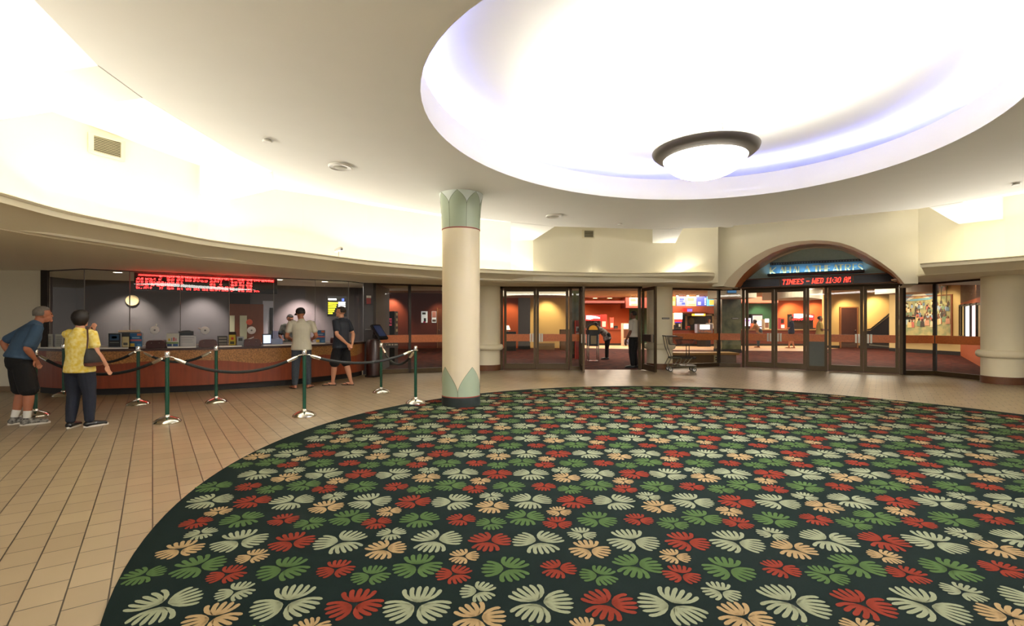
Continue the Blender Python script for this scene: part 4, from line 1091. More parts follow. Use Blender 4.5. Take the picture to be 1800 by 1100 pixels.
# ================================================================ people
SKIN = M('skin', (176, 112, 82), .55, var=.06, scale=10); SKIN2 = M('skin_light', (204, 146, 116), .55, var=.05, scale=10); SKIN3 = M('skin_dark', (120, 74, 54), .55, var=.06)
def fuse(mb, name, mat, parent, voxel, smooth=2):
    """melts overlapping closed shapes into one continuous surface"""
    me = bpy.data.meshes.new(name); me.from_pydata(mb.v, [], mb.f)
    bm = bmesh.new(); bm.from_mesh(me); bmesh.ops.recalc_face_normals(bm, faces=bm.faces); bm.to_mesh(me); bm.free()
    o = bpy.data.objects.new(name, me); COL.objects.link(o)
    r_ = o.modifiers.new('r', 'REMESH'); r_.mode = 'VOXEL'; r_.voxel_size = voxel; r_.use_smooth_shade = True
    if smooth:
        s_ = o.modifiers.new('s', 'SMOOTH'); s_.iterations = smooth; s_.factor = .5
    dg = bpy.context.evaluated_depsgraph_get(); dg.update()
    m2 = bpy.data.meshes.new_from_object(o.evaluated_get(dg))
    bpy.data.objects.remove(o); bpy.data.meshes.remove(me)
    m2.name = name; m2.materials.clear(); m2.materials.append(mat)
    o = bpy.data.objects.new(name, m2); COL.objects.link(o); o.parent = parent
    return o
def limb(mb, pts, rad, side=(1, 0, 0), n=14, flat=False):
    """closed tapered limb; rad = list of (half width along side, half depth)"""
    pts = [Vector(p) for p in pts]; R = []; k = len(pts); S0 = Vector(side)
    rad = [(r, r) if not isinstance(r, tuple) else r for r in rad]
    P, Q = [], []
    for i in range(k - 1):
        for j in range(4):
            t_ = j / 4
            p0, p1, p2, p3 = pts[max(i - 1, 0)], pts[i], pts[i + 1], pts[min(i + 2, k - 1)]
            P.append(p1.lerp(p2, t_)); u = t_ * t_ * (3 - 2 * t_)
            Q.append((rad[i][0] + (rad[i + 1][0] - rad[i][0]) * u, rad[i][1] + (rad[i + 1][1] - rad[i][1]) * u))
    P.append(pts[-1]); Q.append(rad[-1])
    def ring(c, t, a, b_):
        x = S0 - t * S0.dot(t)
        if x.length < .05: x = Vector((0, 1, 0)) - t * t.y
        x.normalize(); y = t.cross(x)
        return [c + x * a * cos(2 * pi * q / n) + y * b_ * sin(2 * pi * q / n) for q in range(n)]
    T = [(P[min(i + 1, len(P) - 1)] - P[max(i - 1, 0)]).normalized() for i in range(len(P))]
    m0 = min(Q[0]) * (.12 if flat else .7); m1 = min(Q[-1]) * .7
    R.append(ring(P[0] - T[0] * m0, T[0], Q[0][0] * (.9 if flat else .45), Q[0][1] * (.9 if flat else .45))); R.append(ring(P[0] - T[0] * m0 * .5, T[0], Q[0][0] * (.98 if flat else .83), Q[0][1] * (.98 if flat else .83)))
    for p, t, q in zip(P, T, Q): R.append(ring(p, t, *q))
    R.append(ring(P[-1] + T[-1] * m1 * .5, T[-1], Q[-1][0] * .83, Q[-1][1] * .83)); R.append(ring(P[-1] + T[-1] * m1, T[-1], Q[-1][0] * .45, Q[-1][1] * .45))
    return mb.rings(R)

def person(label, loc, yaw, Ht, pose, look, group=None, vox=.008):
    """local frame: forward +y, right +x. pose: joints as multiples of height"""
    s = Ht
    t_ = thing('person', (loc[0], loc[1], loc[2] if len(loc) > 2 else 0), label, 'person', group=group, rz=radians(yaw))
    w_ = look.get('w', 1.0)
    J = {'pelvis': (0, 0, .53), 'waist': (0, 0, .61), 'chest': (0, 0, .72), 'neck': (0, -.005, .825), 'head': (0, .01, .925),
         'shL': (-.108, 0, .805), 'shR': (.108, 0, .805), 'elL': (-.14, -.02, .63), 'elR': (.14, -.02, .63), 'wrL': (-.145, .03, .485), 'wrR': (.145, .03, .485),
         'hipL': (-.052, 0, .50), 'hipR': (.052, 0, .50), 'knL': (-.058, .015, .275), 'knR': (.058, .015, .275), 'anL': (-.06, -.01, .045), 'anR': (.06, -.01, .045), 'headyaw': 0, 'headpitch': 0,
         'fingL': (0, .1, -1), 'fingR': (0, .1, -1), 'toeL': 0.1, 'toeR': -0.1}
    J.update(pose)
    V = {k: (Vector(v) * s if isinstance(v, tuple) and not k.startswith('fing') else v) for k, v in J.items()}
    g = .01 * s / 1.75
    up = (V['neck'] - V['waist']).normalized()
    sideS = (V['shR'] - V['shL']).normalized(); sideH = (V['hipR'] - V['hipL']).normalized()
    body = MB()
    def torso(mb, e=0.0, top=True, lo=None, flare=0.0):
        pts = [V['pelvis'] - Vector((0, 0, .03 * s)), V['waist'], V['chest'], (V['shL'] + V['shR']) / 2 - up * .012 * s, V['neck']]
        rd = [(.098 * s * w_, .070 * s * w_), (.084 * s * w_, .060 * s * w_), (.098 * s, .066 * s * (w_ * .5 + .5)), (.100 * s, .050 * s), (.036 * s, .036 * s)]
        if lo is not None: pts[0] = lo
        rd = [(a + e + (flare if i == 0 else flare * .5 if i == 1 else 0), b_ + e + (flare if i == 0 else flare * .5 if i == 1 else 0)) for i, (a, b_) in enumerate(rd)]
        if not top: pts, rd = pts[:-1], rd[:-1]
        limb(mb, pts, rd, sideS, 20, lo is not None)
    torso(body)
    # head with face: skull, jaw, nose, brow, ears
    hy = Matrix.Rotation(radians(J['headyaw']), 3, 'Z') @ Matrix.Rotation(radians(J['headpitch']), 3, 'X')
    hc_ = V['head']; hs = s / 1.75
    def hp(x, y, z): return hc_ + hy @ (Vector((x, y, z)) * hs)
    def hball(mb, c, r_):
        m_ = MB().ball((0, 0, 0), r_, 16, 10); mb.add([hc_ + hy @ ((Vector(v) + Vector(c)) * hs) for v in m_.v], m_.f, True)
    limb(body, [V['neck'] - up * .03 * s, V['neck'] + (hc_ - V['neck']) * .55], [.034 * s, .032 * s], sideS)
    hball(body, (0, -.012, .022), (.076, .094, .092)); hball(body, (0, .018, -.048), (.056, .068, .066)); hball(body, (0, .078, -.088), (.024, .022, .022))
    hball(body, (0, .090, -.022), (.012, .020, .018)); hball(body, (0, .086, -.002), (.010, .016, .026)); hball(body, (0, .078, .022), (.046, .016, .010))
    hball(body, (0, .084, -.058), (.024, .012, .008))
    for e in (-1, 1): hball(body, (e * .076, -.008, -.012), (.012, .020, .032))
    # arms and hands
    for S, sx in (('L', -1), ('R', 1)):
        sh, el, wr = V['sh' + S], V['el' + S], V['wr' + S]
        limb(body, [sh, sh.lerp(el, .45), el], [.030 * s, .028 * s, .023 * s]); limb(body, [el, el.lerp(wr, .3), wr], [.0235 * s, .024 * s, .0155 * s])
        fd = Vector(J['fing' + S]).normalized(); palm_side = Vector(J.get('palm' + S, (0, 1, 0))); pw = palm_side - fd * palm_side.dot(fd); pw.normalize()
        nrm = fd.cross(pw)
        if J.get('curl' + S): nrm = Vector(J['curl' + S])
        k = s / 1.75
        limb(body, [wr, wr + fd * .045 * k, wr + fd * .088 * k], [(.025 * k, .017 * k), (.040 * k, .015 * k), (.040 * k, .013 * k)], pw, 12)
        for q, (off_, L_) in enumerate(((-.030, .068), (-.0105, .078), (.0095, .074), (.029, .058))):
            b0_ = wr + fd * .085 * k + pw * off_ * k; cu = .30 + .06 * q
            b1_ = b0_ + (fd + nrm * cu * .5).normalized() * L_ * .5 * k; b2_ = b1_ + (fd + nrm * cu * 1.6).normalized() * L_ * .5 * k
            limb(body, [b0_, b1_, b2_], [.0092 * k, .0088 * k, .0076 * k], pw, 8)
        th0 = wr + fd * .03 * k - pw * .03 * k; th1 = th0 + (fd * .6 - pw * .7 + nrm * .3).normalized() * .04 * k
        limb(body, [th0, th1, th1 + (fd - pw * .15 + nrm * .4).normalized() * .032 * k], [.012 * k, .0105 * k, .0085 * k], pw, 8)
    # legs and feet
    feet = {}
    for S in 'LR':
        hp_, kn, an = V['hip' + S], V['kn' + S], V['an' + S]
        limb(body, [hp_, hp_.lerp(kn, .4), kn], [.054 * s * w_, .048 * s * w_, .034 * s], sideH); limb(body, [kn, kn.lerp(an, .3), an], [.033 * s, .035 * s, .0205 * s], sideH)
        fdir = Vector((sin(-J['toe' + S]) * -1 if S == 'L' else -sin(J['toe' + S]), cos(J['toe' + S]), 0)); fdir = Vector((-sin(J['toe' + S]), cos(J['toe' + S]), 0))
        feet[S] = (an, fdir)
        z0 = an.z - .045 * s
        a0_ = Vector((an.x, an.y, z0 + .02 * s))
        fs_ = Vector((fdir.y, -fdir.x, 0))
        limb(body, [an, a0_ - fdir * .012 * s, ], [.021 * s, .020 * s], fs_)
        limb(body, [a0_ - fdir * .018 * s, a0_ + fdir * .045 * s, a0_ + fdir * .105 * s - Vector((0, 0, .007 * s))], [(.020 * s, .019 * s), (.025 * s, .017 * s), (.023 * s, .010 * s)], fs_)
    skin = look.get('skin', SKIN)
    fuse(body, 'body', skin, t_, vox)
    # eyes
    for e in (-1, 1):
        m_ = MB(); hball(m_, (e * .031, .0835, .004), (.010, .006, .006)); m_.build('eye', M('eye_dark', (30, 22, 18), .2), t_)
    # hair
    hk = look.get('hairstyle', 'short'); hm = look['hair']
    if hk:
        h_ = MB().ball((0, 0, 0), 1, 28, 18); vs = []
        for v in h_.v:
            x, y, z = v
            rx, ry, rz_ = (.088, .106, .106) if hk == 'short' else (.112, .124, .118)
            face = y > .12 and z < .48 - (.12 if hk == 'bob' else 0)
            low = (z < -.40) if hk == 'short' else (z < -1.1)
            f_ = .72 if (face or low) else 1 + .03 * sin(9 * x) * cos(8 * z)
            if hk == 'bob':
                zz_ = z * (1.20 if z < 0 else 1.0)
                if z < -.3: f_ *= .98
            else: zz_ = z
            vs.append(hc_ + hy @ (Vector((x * rx * f_, y * ry * f_ - .016, zz_ * rz_ * f_ + .022)) * hs))
        h_.v = [tuple(v) for v in vs]; h_.sm = [True] * len(h_.f)
        h_.build('hair', hm, t_, smooth_angle=None)
    if look.get('cap'):
        c_ = MB(); prof = [(.094, .0), (.097, .03), (.090, .065), (.068, .098), (.03, .115), (.001, .118)]
        m_ = MB().lathe(prof, n=28); c_.add([hc_ + hy @ (Vector((v[0] * .97, v[1] * 1.10 - .012, v[2] + .022)) * hs) for v in m_.v], m_.f, True)
        c_.build('cap', look['cap'], t_)
        br = [(-.07, .075), (-.06, .13), (-.03, .165), (0, .172), (.03, .165), (.06, .13), (.07, .075)]
        m_ = MB(); m_.plate([hc_ + hy @ (Vector((x, y, .045 - (y - .07) * .25 - abs(x) * .15)) * hs) for x, y in br], hy @ Vector((0, 0, -1)), .006); m_.build('cap_brim', look['cap'], t_)
    # shirt
    L_ = look.get('shirt')
    if L_:
        m_ = MB(); e = L_.get('e', .010) * s
        lo = V['pelvis'] + (Vector((0, 0, -.05)) if L_.get('out', True) else Vector((0, 0, .02))) * s + Vector((0, L_.get('lean', 0), 0)) * s
        torso(m_, e, True, lo, L_.get('flare', .006) * s)
        for S in 'LR':
            sh, el, wr = V['sh' + S], V['el' + S], V['wr' + S]; q = L_.get('sleeve', .72)
            en = sh.lerp(el, min(q, 1)); inn_ = sh.lerp((V['shL'] + V['shR']) / 2, .35)
            limb(m_, [inn_, sh, sh.lerp(en, .5), en], [.038 * s, .039 * s, .038 * s, .0385 * s])
            if q > 1: limb(m_, [el, el.lerp(wr, q - 1)], [.031 * s, .026 * s])
        limb(m_, [V['neck'] - up * .02 * s, V['neck'] + up * L_.get('collar', .004) * s], [.045 * s, .040 * s])
        fuse(m_, 'shirt', L_['mat'], t_, vox * 1.2)
    P_ = look.get('pants')
    if P_:
        m_ = MB(); e = .008 * s
        limb(m_, [V['pelvis'] + Vector((0, 0, .075 * s)), V['pelvis'] + Vector((0, 0, .0)), V['pelvis'] - Vector((0, 0, .045 * s))], [(.092 * s * w_, .066 * s * w_), (.103 * s * w_, .078 * s * w_), (.098 * s * w_, .074 * s * w_)], sideH, 20)
        ln = P_.get('len', 1.9); k = P_.get('loose', 1.0)
        for S in 'LR':
            hp_, kn, an = V['hip' + S], V['kn' + S], V['an' + S]
            pts = [hp_, hp_.lerp(kn, .45)]; rd = [.060 * s * w_, .055 * s * w_ * k]
            if ln <= 1.05: pts.append(hp_.lerp(kn, ln)); rd.append(.052 * s * k * w_)
            else:
                pts += [kn, kn.lerp(an, .4), kn.lerp(an, ln - 1)]; rd += [.045 * s * k, .042 * s * k, .033 * s * k]
            limb(m_, pts, rd, sideH)
        fuse(m_, P_.get('name', 'trousers'), P_['mat'], t_, vox * 1.2)
    for S in 'LR':
        an, fd = feet[S]; fs_ = Vector((fd.y, -fd.x, 0)); z0 = an.z - .045 * s; a0_ = Vector((an.x, an.y, z0))
        F_ = look.get('feet', 'shoe')
        if F_ in ('shoe', 'sneaker'):
            m_ = MB(); zb_ = Vector((0, 0, .026 * s))
            limb(m_, [a0_ + zb_ - fd * .022 * s, a0_ + zb_ + fd * .04 * s, a0_ + zb_ * .72 + fd * .115 * s], [(.026 * s, .026 * s), (.031 * s, .026 * s), (.029 * s, .017 * s)], fs_)
            if F_ == 'sneaker': limb(m_, [a0_ + zb_, a0_ + zb_ * 2.0], [.028 * s, .027 * s], fs_)
            sh_ = fuse(m_, 'shoe', look['shoe'], t_, vox)
            pr = []
            for q in range(20):
                a_ = 2 * pi * q / 20; l_ = cos(a_); pr.append(a0_ + fd * ((.048 + .092 * l_) * s) + fs_ * (sin(a_) * (.029 + .004 * l_) * s))
            MB().prism([p[:2] for p in pr], z0, z0 + .014 * s).build('sole', look.get('sole', BLACK), sh_)
            if F_ == 'sneaker':
                m_ = MB(); limb(m_, [a0_ + Vector((0, 0, .06 * s)), an + (V['kn' + S] - an) * .30], [.0245 * s, .0275 * s], fs_); fuse(m_, 'sock', WHITE, t_, vox)
        else:
            pr = []
            for q in range(20):
                a_ = 2 * pi * q / 20; l_ = cos(a_); pr.append(a0_ + fd * ((.045 + .088 * l_) * s) + fs_ * (sin(a_) * (.027 + .004 * l_) * s))
            sp = MB().prism([p[:2] for p in pr], z0 - .0, z0 + .010 * s).build('flip_flop', look['shoe'], t_)
            zt_ = Vector((0, 0, .034 * s))
            c_ = a0_ + fd * .105 * s + Vector((0, 0, .012 * s))
            for e in (-1, 1): MB().tube([c_, a0_ + fd * .07 * s + zt_ * .95 + fs_ * e * .014 * s, a0_ + fd * .03 * s + fs_ * e * .026 * s + Vector((0, 0, .012 * s))], .0045 * s, 8).build('strap', look['shoe'], sp)
    return t_, V

CLOTH_BLUE = M('shirt_blue', (62, 88, 116), .85, var=.12, scale=14); CLOTH_BLACK = M('cloth_black', (16, 16, 19), .9, var=.2); CLOTH_YEL = M('blouse_yellow', (226, 196, 70), .85, scale=22, c2=(238, 222, 150))
DENIM = M('denim_dark', (28, 34, 50), .9, var=.25, scale=40); DENIM2 = M('denim_grey', (62, 70, 80), .9, var=.25, scale=30); GREYT = M('tee_grey', (196, 191, 174), .85, var=.08, scale=12); NAVYT = M('tee_navy', (38, 44, 56), .85, var=.1)
HAIR_G = M('hair_grey', (128, 122, 112), .8, var=.3, scale=40); HAIR_D = M('hair_dark', (26, 16, 14), .6, var=.3, scale=40); HAIR_B = M('hair_brown', (46, 32, 26), .6, var=.3, scale=40)
SNEAK = M('sneaker_grey', (58, 56, 54), .6, scale=30, c2=(150, 146, 138)); SHOE_B = M('shoe_black', (14, 13, 14), .35); SOLE_W = M('sole_white', (210, 204, 192), .6)

# man leaning forward with his hands on his hips
p = G(46, 745)
person('grey haired man in blue shirt and black shorts, hands on hips', (p.x, p.y), -33, 1.72,
       {'pelvis': (0, -.04, .525), 'waist': (0, -.025, .61), 'chest': (0, .015, .715), 'neck': (0, .06, .812), 'head': (0, .105, .892), 'headpitch': 2,
        'shL': (-.112, .045, .785), 'shR': (.112, .045, .785), 'elL': (-.175, -.10, .665), 'elR': (.155, -.03, .62), 'wrL': (-.125, -.06, .545), 'wrR': (.106, .03, .53),
        'hipL': (-.054, -.035, .495), 'hipR': (.054, -.035, .495), 'knL': (-.062, -.012, .275), 'knR': (.062, .005, .275), 'anL': (-.066, -.055, .045), 'anR': (.07, -.01, .045),
        'fingL': (.5, .8, -.3), 'fingR': (-.35, .35, -.8), 'palmL': (0, 0, 1), 'palmR': (0, .3, 1), 'toeL': .15, 'toeR': -.1},
       dict(hair=HAIR_G, skin=SKIN, w=1.10, shirt=dict(mat=CLOTH_BLUE, sleeve=.84, e=.012, flare=.006, collar=.012, out=False), pants=dict(mat=CLOTH_BLACK, len=.98, loose=1.14, name='shorts'), feet='sneaker', shoe=SNEAK, sole=SOLE_W), vox=.0065)
# woman with the handbag
p = G(140, 751)
wt, WV = person('woman in yellow blouse and dark jeans, hand raised to her face', (p.x, p.y), 0, 1.59,
       {'head': (.005, .015, .925), 'headyaw': 6, 'shL': (-.105, 0, .80), 'shR': (.108, 0, .80), 'elL': (-.09, .12, .67), 'wrL': (.035, .085, .80), 'elR': (.150, -.005, .64), 'wrR': (.175, .065, .525),
        'fingL': (.25, -.1, 1), 'palmL': (1, 0, 0), 'fingR': (.1, .25, -1), 'palmR': (0, 1, 0), 'anL': (-.062, -.02, .045), 'anR': (.066, .02, .045), 'knL': (-.06, .01, .275), 'knR': (.062, .025, .275), 'toeL': .25, 'toeR': -.45},
       dict(hair=HAIR_D, hairstyle='bob', skin=SKIN2, w=1.06, shirt=dict(mat=CLOTH_YEL, sleeve=.66, e=.011, flare=.006, out=True), pants=dict(mat=DENIM, len=1.93, loose=1.06, name='jeans'), feet='shoe', shoe=SHOE_B, sole=SOLE_W), vox=.0065)
def hb(x, y, z): return Vector((x * 1.59, y * 1.59, z * 1.59))
hbt = thing('handbag', (p.x, p.y, .62), 'dark brown handbag hanging from the shoulder of the woman in yellow', 'handbag', rz=0)
def l_(v): return v - Vector((0, 0, .62))
m_ = MB(); q0, q1, q2 = l_(hb(.142, -.055, .665)), l_(hb(.150, -.05, .60)), l_(hb(.152, -.04, .55))
R_ = []
for c_, a_, b_ in ((q0, .07, .018), (q0.lerp(q1, .5), .09, .036), (q1, .115, .05), (q2, .14, .055), (q2 - Vector((0, 0, .02)), .12, .045)):
    R_.append([c_ + Vector((b_ * cos(2 * pi * k / 20), a_ * sin(2 * pi * k / 20), .02 * sin(2 * pi * k / 20) ** 2)) for k in range(20)])
m_.rings(R_); m_.build('bag_body', M('bag_black', (16, 11, 11), .7, var=.2), hbt)
R_ = [[c_ + Vector((b_ * cos(2 * pi * k / 20), a_ * sin(2 * pi * k / 20), 0)) for k in range(20)] for c_, a_, b_ in ((q2 + Vector((0, 0, .012)), .143, .058), (q2 - Vector((0, 0, .03)), .13, .052), (q2 - Vector((0, 0, .04)), .08, .03))]
MB().rings(R_).build('bag_bottom', M('bag_leather', (92, 44, 26), .5, var=.2), hbt)
sh_ = l_(hb(.085, 0, .853))
MB().tube([q0 + Vector((0, -.06, .0)), q0.lerp(sh_, .5) + Vector((.012, -.05, 0)), sh_ + Vector((0, -.035, .0)), sh_ + Vector((0.0, .03, .0)), q0.lerp(sh_, .5) + Vector((.03, .055, 0)), q0 + Vector((0, .06, 0))], .009, 8).build('strap', M('strap_brown', (70, 34, 24), .5), hbt)
# man in the grey tee at the counter
p = G(530, 682)
person('man in light grey T-shirt, jeans and black cap at the counter', (p.x, p.y), 24, 1.76,
       {'head': (-.012, .035, .915), 'headyaw': 32, 'headpitch': -14, 'elL': (-.165, -.0, .64), 'wrL': (-.12, .12, .60), 'elR': (.170, -.0, .64), 'wrR': (.13, .12, .60), 'fingL': (.3, 1, 0), 'fingR': (-.3, 1, 0), 'palmL': (0, 0, 1), 'palmR': (0, 0, 1),
        'shL': (-.120, 0, .80), 'shR': (.120, 0, .80), 'anL': (-.075, -.02, .045), 'anR': (.078, -.02, .045), 'knL': (-.066, .0, .275), 'knR': (.066, .0, .275), 'toeL': .45, 'toeR': -.5},
       dict(hair=HAIR_D, skin=SKIN, w=1.0, cap=M('cap_black', (20, 16, 16), .8), shirt=dict(mat=GREYT, sleeve=.62, e=.011, flare=.012, out=True), pants=dict(mat=DENIM2, len=1.94, loose=1.03, name='jeans'), feet='flip', shoe=SHOE_B), vox=.0075)
# man in the dark tee, hands behind his back
p = G(600, 677)
person('man in dark T-shirt and black shorts, hands behind his back, in flip flops', (p.x, p.y), 68, 1.80,
       {'head': (-.0, .01, .925), 'headyaw': 28, 'elL': (-.145, -.06, .64), 'wrL': (-.04, -.125, .525), 'elR': (.15, -.06, .64), 'wrR': (.055, -.125, .52), 'fingL': (.8, -.1, -.5), 'fingR': (-.6, -.1, -.7), 'palmL': (0, 0, 1), 'palmR': (0, 0, 1),
        'anL': (-.05, .09, .045), 'anR': (.06, -.10, .045), 'knL': (-.055, .06, .275), 'knR': (.055, -.03, .275), 'toeL': .5, 'toeR': .2},
       dict(hair=HAIR_B, skin=SKIN2, shirt=dict(mat=NAVYT, sleeve=.66, e=.012, flare=.016, out=True), pants=dict(mat=M('shorts_dark', (22, 22, 28), .9, var=.2), len=1.0, loose=1.18, name='shorts'), feet='flip', shoe=SHOE_B), vox=.0075)
# clerk behind the glass
ALOHA = M('aloha_print', (26, 28, 30), .85, scale=9, c2=(120, 120, 112))
p = on_glass(511, -.95)
person('clerk in black and white patterned shirt behind the booth glass', (p.x, p.y), 196, 1.66,
       {'headyaw': 30, 'headpitch': -16, 'head': (0, .045, .915), 'elL': (-.155, .03, .65), 'wrL': (-.10, .15, .60), 'elR': (.155, .03, .65), 'wrR': (.10, .15, .60), 'fingL': (.2, 1, -.1), 'fingR': (-.2, 1, -.1), 'palmL': (1, 0, 0), 'palmR': (1, 0, 0)},
       dict(hair=HAIR_D, skin=SKIN, shirt=dict(mat=ALOHA, sleeve=.8, e=.014, flare=.01), pants=dict(mat=CLOTH_BLACK, len=1.95, name='trousers'), shoe=SHOE_B), vox=.01)
# guard in the doorway
p = G(1114, 646.5)
person('guard in white short sleeved shirt and black trousers in the open doorway', (p.x, p.y), 50, 1.80,
       {'elL': (-.15, -.01, .63), 'wrL': (-.16, .07, .48), 'elR': (.14, .0, .63), 'wrR': (.13, .06, .49), 'head': (0, .012, .925), 'headyaw': 10, 'toeL': .3, 'toeR': 0},
       dict(hair=HAIR_D, skin=SKIN3, w=1.05, shirt=dict(mat=M('shirt_white', (206, 202, 190), .8, var=.05), sleeve=.75, e=.011, out=False, collar=.014), pants=dict(mat=CLOTH_BLACK, len=1.94, loose=1.08), shoe=SHOE_B), vox=.009)
# woman leaning on the podium
p = G(1066, 631.5)
person('woman in patterned blouse and black trousers leaning on the black podium', (p.x, p.y), 70, 1.60,
       {'pelvis': (0, -.03, .53), 'waist': (0, .02, .605), 'chest': (0, .11, .69), 'neck': (0, .19, .76), 'head': (0, .27, .83), 'headpitch': -15, 'shL': (-.105, .165, .735), 'shR': (.105, .165, .735), 'elL': (-.12, .26, .61), 'elR': (.12, .24, .60), 'wrL': (-.06, .36, .66), 'wrR': (.06, .36, .64),
        'fingL': (.2, 1, .2), 'fingR': (-.2, 1, .1), 'palmL': (0, 0, 1), 'palmR': (0, 0, 1), 'hipL': (-.052, -.03, .5), 'hipR': (.052, -.03, .5), 'knL': (-.055, -.02, .275), 'knR': (.055, .0, .275)},
       dict(hair=HAIR_D, skin=SKIN, w=1.05, shirt=dict(mat=M('blouse_print', (44, 42, 48), .85, scale=12, c2=(196, 188, 180)), sleeve=.8, e=.012, flare=.014), pants=dict(mat=CLOTH_BLACK, len=1.93, loose=1.04), shoe=SHOE_B), vox=.009)
# people further inside
p = G(1391, 612)
person('man in navy shirt and dark shorts standing in the lobby by the orange wall', (p.x, p.y), 45, 1.80,
       {'elL': (-.14, .02, .63), 'wrL': (-.1, .12, .585), 'elR': (.14, .02, .63), 'wrR': (.1, .12, .585), 'fingL': (.2, 1, 0), 'fingR': (-.2, 1, 0), 'anL': (-.06, .05, .045), 'anR': (.06, -.06, .045)},
       dict(hair=HAIR_G, skin=SKIN, shirt=dict(mat=M('shirt_navy', (34, 42, 66), .85), sleeve=.8, e=.012, flare=.01), pants=dict(mat=CLOTH_BLACK, len=1.0, loose=1.15, name='shorts'), feet='flip', shoe=SHOE_B), vox=.012)
p = G(1334, 611)
person('person in beige top leaning over the concession counter', (p.x, p.y), 48, 1.66,
       {'pelvis': (0, -.03, .53), 'waist': (0, .02, .61), 'chest': (0, .07, .70), 'neck': (0, .11, .79), 'head': (0, .14, .885), 'shL': (-.105, .09, .765), 'shR': (.105, .09, .765), 'elL': (-.13, .17, .645), 'elR': (.13, .17, .645), 'wrL': (-.1, .29, .62), 'wrR': (.1, .29, .62), 'fingL': (0, 1, 0), 'fingR': (0, 1, 0), 'palmL': (1, 0, 0), 'palmR': (1, 0, 0), 'anR': (.07, .05, .045)},
       dict(hair=HAIR_D, hairstyle='bob', skin=SKIN3, w=1.08, shirt=dict(mat=M('top_beige', (150, 112, 80), .85), sleeve=1.6, e=.01), pants=dict(mat=DENIM2, len=1.9, loose=1.05, name='jeans'), shoe=M('shoe_tan', (150, 92, 60), .5)), vox=.012)
p = G(1441, 620)
person('man in khaki shirt walking in the lobby beside the long drinks machine', (p.x, p.y), -112, 1.74,
       {'elL': (-.13, .02, .635), 'wrL': (-.07, .14, .62), 'elR': (.13, .03, .635), 'wrR': (.07, .15, .62), 'fingL': (.2, 1, .1), 'fingR': (-.2, 1, .1), 'palmL': (0, 0, 1), 'palmR': (0, 0, 1), 'anL': (-.06, .1, .045), 'anR': (.06, -.08, .045)},
       dict(hair=HAIR_D, skin=SKIN3, w=1.08, shirt=dict(mat=M('shirt_khaki', (150, 124, 64), .85), sleeve=.85, e=.014, flare=.014), pants=dict(mat=M('trousers_khaki', (120, 104, 70), .85), len=1.93, loose=1.1), shoe=SHOE_B), vox=.012)
for k, (px, lab_, hr) in enumerate(((1246.5, 'smiling clerk in white shirt behind the concession counter', M('hair_blond', (170, 120, 60), .7)), (1262, 'grey haired clerk in pale shirt behind the concession counter', HAIR_G))):
    p = At(px, 590, 31.0 + .5 * k)
    person(lab_, (p.x, p.y), 175 - 40 * k, 1.66, {}, dict(hair=hr, skin=SKIN2, shirt=dict(mat=WHITE, sleeve=.8, e=.012), pants=dict(mat=CLOTH_BLACK), shoe=SHOE_B), vox=.016)
# ================================================================ lobby behind the glass
ORANGE = M('wall_orange', (196, 88, 40), .75, var=.06, scale=2); CREAMW = M('wall_cream', (216, 178, 112), .8, var=.03, scale=2); REDW = M('wall_red', (120, 42, 20), .7, var=.12, scale=3)
GREENM = M('marble_green', (52, 62, 48), .25, scale=2.2, c2=(98, 100, 74), bump=.02); GREYP = M('pillar_grey', (88, 82, 82), .7, var=.1); LB_ = M('lobby_black', (24, 18, 15), .6)
GREENW = M('wall_green', (70, 96, 72), .8, var=.06)
def lobby_carpet():
    m = M('lobby_carpet', (110, 56, 44), .95, scale=7, stretch=(.5, 1.6, 1), c2=(36, 28, 32), spec=.1); return m
LZ = 3.05
m_ = MB()
m_.prism([(-4.0, 15.9), FA[:2], FC1[:2], FD0[:2], FD1[:2], FE0[:2], FE1[:2], FE2[:2], FB0[:2], FB1[:2], FR1[:2], FR2[:2], (15.5, 14.0), (23, 22), (26, 34), (-16, 34)], -.1, .002)
m_.build('floor', lobby_carpet(), kind='structure', off=(0, 0, 0))
m_ = MB(); m_.prism([(2.6, 27.6), (8.2, 25.2), (14.6, 24.2), (18.0, 26.9), (17.8, 33.5), (2.2, 33.5)], .003, .012)
m_.build('floor', M('lobby_tile', (206, 160, 118), .4, var=.06, scale=4), kind='structure', off=(0, 0, .003))
m_ = MB(); m_.prism([(-4.0, 13.6), (-.7, 14.9), (4, 14.95), (6.7, 16.1), (10.9, 13.7), (12, 13.3), (26, 14), (26, 34), (-16, 34), (-16, 16)], LZ, LZ + .1)
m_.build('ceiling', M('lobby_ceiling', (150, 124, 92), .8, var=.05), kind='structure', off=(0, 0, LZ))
# bulkhead above the glass, between the soffit and the lobby ceiling
m_ = MB()
for a, c in ((FA, FC1), (FC1, FD1), (FD1, FE1), (FE1, FE2), (FB1, FR1), (FR1, FR2)): m_.wall(a + Vector((0, .03, 0)), c + Vector((0, .03, 0)), ZS, LZ, .08)
m_.build('trim_16', PLASTER, kind='structure')
def lw(name, pa, pb, Ya, Yb, z0, z1, mat, t_=.15):
    a, c = At(pa, 600, Ya), At(pb, 600, Yb); return MB().wall(a, c, z0, z1, t_, 1).build(name, mat, kind='structure')
